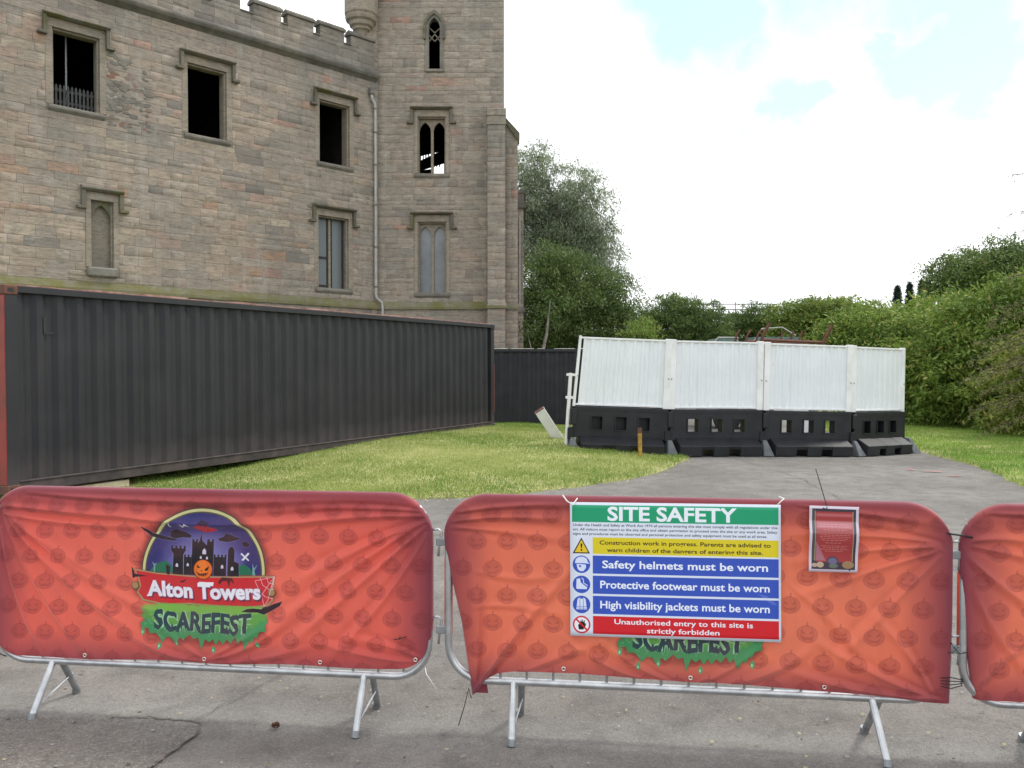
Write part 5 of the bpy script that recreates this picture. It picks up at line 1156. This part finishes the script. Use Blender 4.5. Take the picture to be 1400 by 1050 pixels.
def crown(parent, blobs, per_m2, nleaf, rc, L, W_, pal, droop=.3, fill=.35, flat=.6, name='crown', spread=1.0, zmin=.05, outw=.6, maskf=None):
    C_, O_ = clumps(blobs, per_m2, fill); k = C_[:, 2] > zmin
    if maskf is not None: k &= maskf(C_)
    C_, O_ = C_[k], O_[k]; n = len(C_); r = RNG.uniform(.6, 1.3, n) * rc
    idx = np.repeat(np.arange(n), nleaf); off = RNG.normal(0, .5, (len(idx), 3)); off[:, 2] *= flat
    P = C_[idx] + off * r[idx][:, None]; k = P[:, 2] > zmin * .4; P, idx = P[k], idx[k]
    ct = RNG.random(n)[idx]; lt = RNG.random(len(idx)); t_ = np.clip(.7 * ct + .45 * lt - .08, 0, 1)[:, None]
    col = np.array(pal[0]) * (1 - t_) + np.array(pal[1]) * t_; m_ = RNG.random(len(idx)) < .05; col[m_] = pal[2]
    lz = RNG.uniform(.7, 1.25, len(P))
    return leaf_mesh(name, P, L * lz, W_ * lz, col, parent, droop, O_[idx] * outw, spread), C_
def limbs(mb, root, tips, r0, up_=.35, seed=0):
    r = random.Random(seed)
    for tp_ in tips:
        a = Vector(root); b = Vector(tp_); m1 = a.lerp(b, .35) + Vector((r.uniform(-.3, .3), r.uniform(-.3, .3), (b - a).length * up_ * .3)); m2 = a.lerp(b, .7) + Vector((r.uniform(-.35, .35), r.uniform(-.35, .35), (b - a).length * up_ * .2))
        mb.tube([a, m1, m2, b], [r0, r0 * .65, r0 * .38, r0 * .12], 6)
def tree(name, lab, loc, blobs, trunk_h, r0, per_m2, nleaf, rc, L, W_, pal, bark='bark', ntip=26, group=None, lean=(0, 0), cat='tree', **kw):
    t = thing(name, lab, cat, loc, 0, group); blobs = [tuple(b) for b in blobs]
    _, C_ = crown(t, blobs, per_m2, nleaf, rc, L, W_, pal, **kw)
    mb = MB(); top_ = Vector((lean[0], lean[1], trunk_h)); mb.tube([(0, 0, -.2), (lean[0] * .3, lean[1] * .3, trunk_h * .35), (lean[0] * .7 + .1, lean[1] * .7, trunk_h * .7), top_], [r0 * 1.3, r0, r0 * .8, r0 * .6], 10)
    mb.obj('trunk', bark, t, smooth_=True)
    mb = MB(); r = random.Random(len(C_)); sel = [C_[r.randrange(len(C_))] for _ in range(ntip)]
    for q in sel:
        z = min(trunk_h, max(trunk_h * .25, q[2] * .6)); f = z / trunk_h; limbs(mb, (lean[0] * f, lean[1] * f, z), [q], r0 * .42, seed=int(q[0] * 99) & 999)
    mb.obj('branches', bark, t, smooth_=True)
    return t
G_DK = ((0.037, 0.069, 0.022), (0.100, 0.163, 0.044), (0.188, 0.213, 0.062)); G_MD = ((0.037, 0.075, 0.018), (0.106, 0.175, 0.037), (0.200, 0.200, 0.062)); G_BR = ((0.125, 0.213, 0.037), (0.325, 0.425, 0.100), (0.425, 0.425, 0.150)); G_SV = ((0.188, 0.231, 0.144), (0.375, 0.431, 0.275), (0.425, 0.425, 0.275))
G_OL = ((0.056, 0.075, 0.025), (0.138, 0.150, 0.056), (0.200, 0.163, 0.075))
# tall feathery willow behind the tower (Y 50)
def at(px_, py_, Y): return ((px_ - 700) / 1140 * Y, Y, 1.7 + (505 - py_) / 1140 * Y)
def rel(loc, l): return [(at(a, b, loc[1] + dy)[0] - loc[0], dy, at(a, b, loc[1] + dy)[2] - loc[2], rx, ry, rz) for a, b, dy, rx, ry, rz in l]
l1 = (3.3, 52, 0)
tree('willow_tree', 'tall airy grey-green tree rising behind the castle tower', l1, rel(l1, [(725, 228, 0, 1.6, 1.6, 1.3), (718, 275, 0, 1.6, 1.8, 1.4), (785, 262, 0, 1.7, 1.6, 1.5), (800, 300, 0, 1.7, 1.8, 1.7), (760, 318, 1, 1.7, 1.6, 1.2), (748, 352, 0, 1.5, 1.5, 1.0), (815, 345, 0, 1.4, 1.6, 1.5), (700, 330, 1, 1.2, 1.5, 1.4), (838, 372, 0, .6, .8, .7), (745, 335, 0, 1.6, 1.6, 1.3), (790, 335, 0, 1.8, 1.6, 1.3), (745, 290, 1, 1.3, 1.5, 1.4)]), 10.5, .28, 3.9, 44, .62, .26, .05, G_SV, 'pale_bark', 46, droop=1.1, fill=.45, lean=(.2, 0))
l2 = (2.6, 44, 0)
tree('dark_tree', 'broad dark green tree with low spreading branches right of the tower', l2, rel(l2, [(745, 395, 0, 2.0, 2.0, 1.6), (800, 400, 0, 1.8, 1.8, 1.5), (775, 440, -1, 2.2, 1.8, 1.5), (835, 420, 0, 1.4, 1.6, 1.6), (725, 450, 0, 1.2, 1.6, 1.9), (850, 460, 0, 1.1, 1.4, 1.6), (790, 480, -.5, 3.0, 1.5, 1.5), (765, 362, 0, 1.3, 1.5, .9)]), 5.5, .30, 7.5, 36, .50, .20, .05, ((0.062, 0.106, 0.027), (0.181, 0.250, 0.069), (0.275, 0.300, 0.112)), 'bark', 36, droop=.8, fill=.5)
mb = MB(); mb.tube([(1.1, 35, 0), (1.15, 35, 1.8), (1.45, 35, 3.2), (1.6, 35, 4.6)], [.09, .08, .06, .02], 7); mb.tube([(1.15, 35, 1.8), (.8, 35, 2.6), (.6, 35.2, 3.4)], [.05, .03, .01], 6)
sap = thing('sapling', 'thin pale-barked sapling in front of the dark tree by the castle corner', 'tree', (0, 0, 0)); mb.obj('trunk', 'pale_bark', sap, smooth_=True)
crown(sap, [(1.5, 35, 4.4, .7, .6, .6), (.6, 35.2, 3.4, .4, .4, .35)], 8, 14, .3, .14, .05, G_MD, droop=.6)
for (nm, lab, Y, bl, pal, n_, L_) in (
    ('yew_bush', 'wide dark yew bush with spiky top behind the leftmost white panels', 40, [(905, 445, 0, 1.0, 1.0, 1.3), (930, 438, 0, 1.1, 1.0, 1.15), (955, 442, 0, 1.0, 1.0, 1.1), (975, 455, 0, .8, 1, 1.0), (890, 440, 0, .5, .7, .5), (925, 470, 0, 2.0, 1.2, 1.2)], ((0.075, 0.125, 0.037), (0.188, 0.263, 0.081), (0.275, 0.300, 0.112)), 34, .16),
    ('light_bush', 'small bright green bush between the dark tree and the yew', 38, [(880, 462, 0, .75, .7, .85), (872, 480, 0, .9, .7, 1.0)], G_BR, 30, .10),
    ('round_yew', 'smaller rounded yew bush right of the scaffold behind the rusty rack', 44, [(1035, 440, 0, 1.0, 1.0, .9), (1012, 448, 0, .9, 1, .7), (1050, 448, 0, .9, 1.0, .8), (1035, 465, 0, 1.9, 1, 1.2)], ((0.075, 0.125, 0.037), (0.175, 0.250, 0.075), (0.250, 0.275, 0.100)), 32, .16),
    ):
    x0 = at(bl[0][0], 500, Y)[0]; loc = (x0, Y, 0)
    t = tree(nm, lab, loc, rel(loc, bl), 2.2, .12, 13, n_, .28, L_, .045, pal, ntip=10, droop=-.5, cat='bush', outw=.7)
# spiky shoots on the yews
for par in [o for o in COL.objects if o.name.startswith(('yew_bush', 'round_yew'))]:
    mb = MB(); P = []
    for k in range(26 if par.name.startswith('yew') else 14):
        x = random.uniform(-.9, 2.9) if par.name.startswith('yew') else random.uniform(-1.2, .9); z = random.uniform(3.6, 4.4) - .10 * abs(x - .8) ** 1.5; h = random.uniform(.5, 1.0); dx = random.uniform(-.3, .3)
        for q in range(38): u_ = random.random(); P.append((x + dx * u_ + random.gauss(0, .07) * (1.3 - u_), random.gauss(0, .3), z + h * u_))
    P = np.array(P); tn = np.array([.13, .19, .06]) * RNG.uniform(.5, 1.3, (len(P), 1)); leaf_mesh('shoots', P, .15, .035, tn, par, -.8)
# rhododendron masses on the right
RH = ((0.085, 0.155, 0.025), (0.30, 0.40, 0.08), (0.44, 0.40, 0.12))
def shrub(nm, lab, loc, bl, per, nl, rc, L, W_, pal, **kw): return tree(nm, lab, loc, bl, 1.8, .10, per, nl, rc, L, W_, pal, ntip=14, cat='shrub', **kw)
shrub('layered_shrub', 'tall layered rhododendron shrub behind the third white panel', (13.6, 38, 0), rel((13.6, 38, 0), [(1100, 425, 0, 1.3, 1.2, .55), (1140, 425, 0, 1.4, 1.2, .6), (1085, 455, 0, .9, 1, .9), (1120, 450, 0, 1.6, 1.3, 1.0), (1170, 440, 0, 1.3, 1.3, .8), (1130, 480, 0, 2.4, 1.4, 1.4), (1190, 465, 0, 1.2, 1.2, 1.4)]), 8, 46, .40, .17, .055, ((0.113, 0.178, 0.035), (0.288, 0.370, 0.084), (0.416, 0.385, 0.119)), flat=.35)
shrub('rhododendron', 'pale leafy rhododendron rising over the right half of the white hoarding', (12.4, 30, 0), [(0, 0, 1.4, 1.3, 1.6, 1.7), (.9, -.5, 2.2, 1.5, 1.6, 1.5), (-.4, .4, 2.6, .9, 1.0, .9), (2.0, -.5, 2.7, 1.3, 1.5, 1.2), (1.5, -1.5, 1.2, 1.6, 1.5, 1.3), (3.0, .5, 2.9, 1.2, 1.3, 1.2)], 7.5, 58, .46, .18, .065, RH)
shrub('rhododendron', 'dense bright rhododendron mass at the end of the verge', (13.6, 25.5, 0), [(-.5, 0, 1.2, 1.3, 1.8, 1.35), (.6, -.5, 2.3, 1.5, 1.7, 1.5), (1.6, -.5, 3.0, 1.4, 1.6, 1.2), (.8, -2.2, 1.1, 1.5, 1.6, 1.3), (2.6, -1, 3.1, 1.5, 1.6, 1.3), (-.2, 1.2, 2.3, 1.1, 1.2, 1.1), (2.2, -2, 2.0, 1.5, 1.6, 1.6)], 8, 58, .44, .18, .062, RH)
shrub('rhododendron', 'nearest olive-green rhododendron at the right edge of the photo', (13.9, 20.8, 0), [(-.4, .3, 1.0, 1.1, 1.5, 1.15), (.5, -.2, 2.0, 1.3, 1.6, 1.4), (1.4, 0, 2.7, 1.4, 1.5, 1.1), (.6, -2, 1.3, 1.3, 1.6, 1.3), (1.8, -2, 2.3, 1.4, 1.6, 1.2)], 10, 56, .38, .16, .055, ((0.120, 0.171, 0.029), (0.320, 0.364, 0.071), (0.448, 0.356, 0.106)))
l3 = (21.5, 38, 0)
tree('spreading_tree', 'spreading mid-green tree above the rhododendrons at the upper right', l3, rel(l3, [(1310, 378, 0, 1.2, 1.5, 1.0), (1345, 362, 0, 1.4, 1.5, .9), (1385, 365, 0, 1.5, 1.6, 1.0), (1420, 375, 0, 1.6, 1.6, 1.3), (1350, 390, 0, 2.2, 1.8, 1.0), (1400, 400, 0, 2.5, 1.8, 1.2), (1292, 395, 0, .8, 1.2, .5), (1470, 380, 0, 2, 2, 2)]), 5.0, .22, 8.5, 30, .42, .18, .06, ((0.075, 0.125, 0.037), (0.194, 0.269, 0.075), (0.300, 0.288, 0.112)), fill=.4, ntip=30)
# dark conifer tips far right
for k, (a, b) in enumerate(((1226, 392), (1243, 388), (1259, 384), (1268, 386))):
    X_, Y_, Z_ = at(a, b, 58 + k); t = thing('conifer', ('short dark conifer at the left of the distant row', 'second dark conifer from the left in the distant row', 'tallest dark conifer in the distant row', 'rightmost dark conifer in the distant row')[k], 'conifer', (X_, Y_, 0), 0, 'distant conifers in a row')
    n = 5000; z = RNG.random(n) ** .9; r = ((1 - z) ** .6 * .62 + .05) * RNG.random(n) ** .5; an = RNG.uniform(0, 6.28, n); P = np.stack([r * np.cos(an), r * np.sin(an), .8 + z * (Z_ - .8)], 1)
    leaf_mesh('crown', P, .24, .06, np.array([.035, .055, .04]) * RNG.uniform(.6, 1.5, (n, 1)), t, .1); mb = MB(); mb.tube([(0, 0, 0), (0, 0, Z_)], [.15, .03], 6); mb.obj('trunk', 'bark', t)
# larch at the right edge: sparse brownish drooping boughs reaching into view
t = thing('larch_tree', 'larch with sparse brownish drooping boughs reaching in from the right edge', 'tree', (14.2, 17.0, 0))
mb = MB(); mb.tube([(0, 0, -.2), (.05, 0, 3), (0, .1, 6), (.05, 0, 9)], [.24, .19, .13, .05], 10); mb.obj('trunk', 'bark', t, smooth_=True)
mb = MB(); LP = []; r = random.Random(21)
boughs = [((1338, 470), 3.2), ((1345, 505), 2.8), ((1325, 520), 2.6), ((1352, 440), 3.6), ((1360, 560), 2.2), ((1330, 560), 2.0), ((1372, 420), 3.9), ((1350, 590), 1.9), ((1375, 500), 3.0), ((1381, 241), 5.9), ((1382, 292), 5.2), ((1386, 318), 4.9), ((1380, 380), 4.3), ((1345, 535), 2.5), ((1362, 475), 3.3), ((1330, 490), 3.0)]
for (q, z0) in boughs:
    Yb = 17 + r.uniform(-1.0, .8); X_, _, Z_ = at(q[0], q[1], Yb); b = Vector((X_ - 14.2, Yb - 17, Z_)); a = Vector((0, 0, z0)); pts = [a, a.lerp(b, .35) + Vector((0, 0, .15)), a.lerp(b, .7) + Vector((0, 0, .12)), b]; mb.tube(pts, [.035, .024, .014, .005], 5)
    sparse = q[1] < 350
    for f in np.linspace(.55 if sparse else .12, 1.0, 9 if sparse else 26):
        c_ = pts[0].lerp(pts[1], f * 3) if f < 1 / 3 else (pts[1].lerp(pts[2], f * 3 - 1) if f < 2 / 3 else pts[2].lerp(pts[3], f * 3 - 2))
        for s_ in (-1, 1):
            L_ = r.uniform(.10, .32) * (1.25 - f * .6); e_ = c_ + Vector((r.uniform(-.18, .02), s_ * L_, r.uniform(-.22, .04))); mb.tube([c_, e_], [.005, .002], 4, cap=False)
            for u_ in np.linspace(.1, 1, 5 if sparse else 10): p = c_.lerp(e_, u_); LP += [(p.x + r.gauss(0, .02), p.y + r.gauss(0, .02), p.z + r.gauss(0, .02)) for _ in range(2)]
mb.obj('boughs', 'bark', t, smooth_=True); LP = np.array(LP); tt = RNG.random((len(LP), 1)); leaf_mesh('needles', LP, .055, .014, np.array([.24, .19, .09]) * (1 - tt) + np.array([.19, .23, .07]) * tt, t, .3)
# far belt of woodland
bl = [(x, 78 + 5 * math.sin(x * .7), 1.5, 4.6, 3.0, 3.0 + .8 * math.sin(x * 1.9)) for x in range(-75, 80, 5)]
wd2, _ = crown(None, bl, 1.3, 26, 1.0, .5, .22, G_DK, name='woodland'); tag(wd2, 'low belt of dark woodland far behind everything', 'woodland', kind='stuff')

# grit, leaf scraps and dry clippings lying on the drive
n = 5200; x = RNG.uniform(-4, 8, n); y = 2.2 + RNG.random(n) ** 1.6 * 14; k = (pdist(np.stack([x, y], 1), LAWN_L) < -.05) & (pdist(np.stack([x, y], 1), LAWN_R) < -.05); x, y = x[k], y[k]; n = len(x)
z = gz(x, y) + nz(x, y, .8, 1) * .004 + .012; s = RNG.uniform(.003, .009, n); a = RNG.uniform(0, 6.28, n); V = np.zeros((n, 4, 3)); asp = RNG.uniform(.3, 1, n)
for q, (u_, v_) in enumerate(((-1, -1), (1, -1), (1, 1), (-1, 1))): V[:, q] = np.stack([x + s * (u_ * np.cos(a) - v_ * asp * np.sin(a)), y + s * (u_ * np.sin(a) + v_ * asp * np.cos(a)), z + (v_ > 0) * s * .5], 1)
cl = np.array([[.30, .27, .22], [.12, .09, .06], [.42, .36, .22], [.20, .15, .09], [.35, .34, .32]])[RNG.integers(0, 5, n)]
tag(np_mesh('road_litter', V.reshape(-1, 3), np.arange(4 * n).reshape(-1, 4), 'grass_blade', np.repeat(cl, 4, 0)), 'scattered grit, leaf scraps and dry clippings on the tarmac', 'litter', kind='stuff')
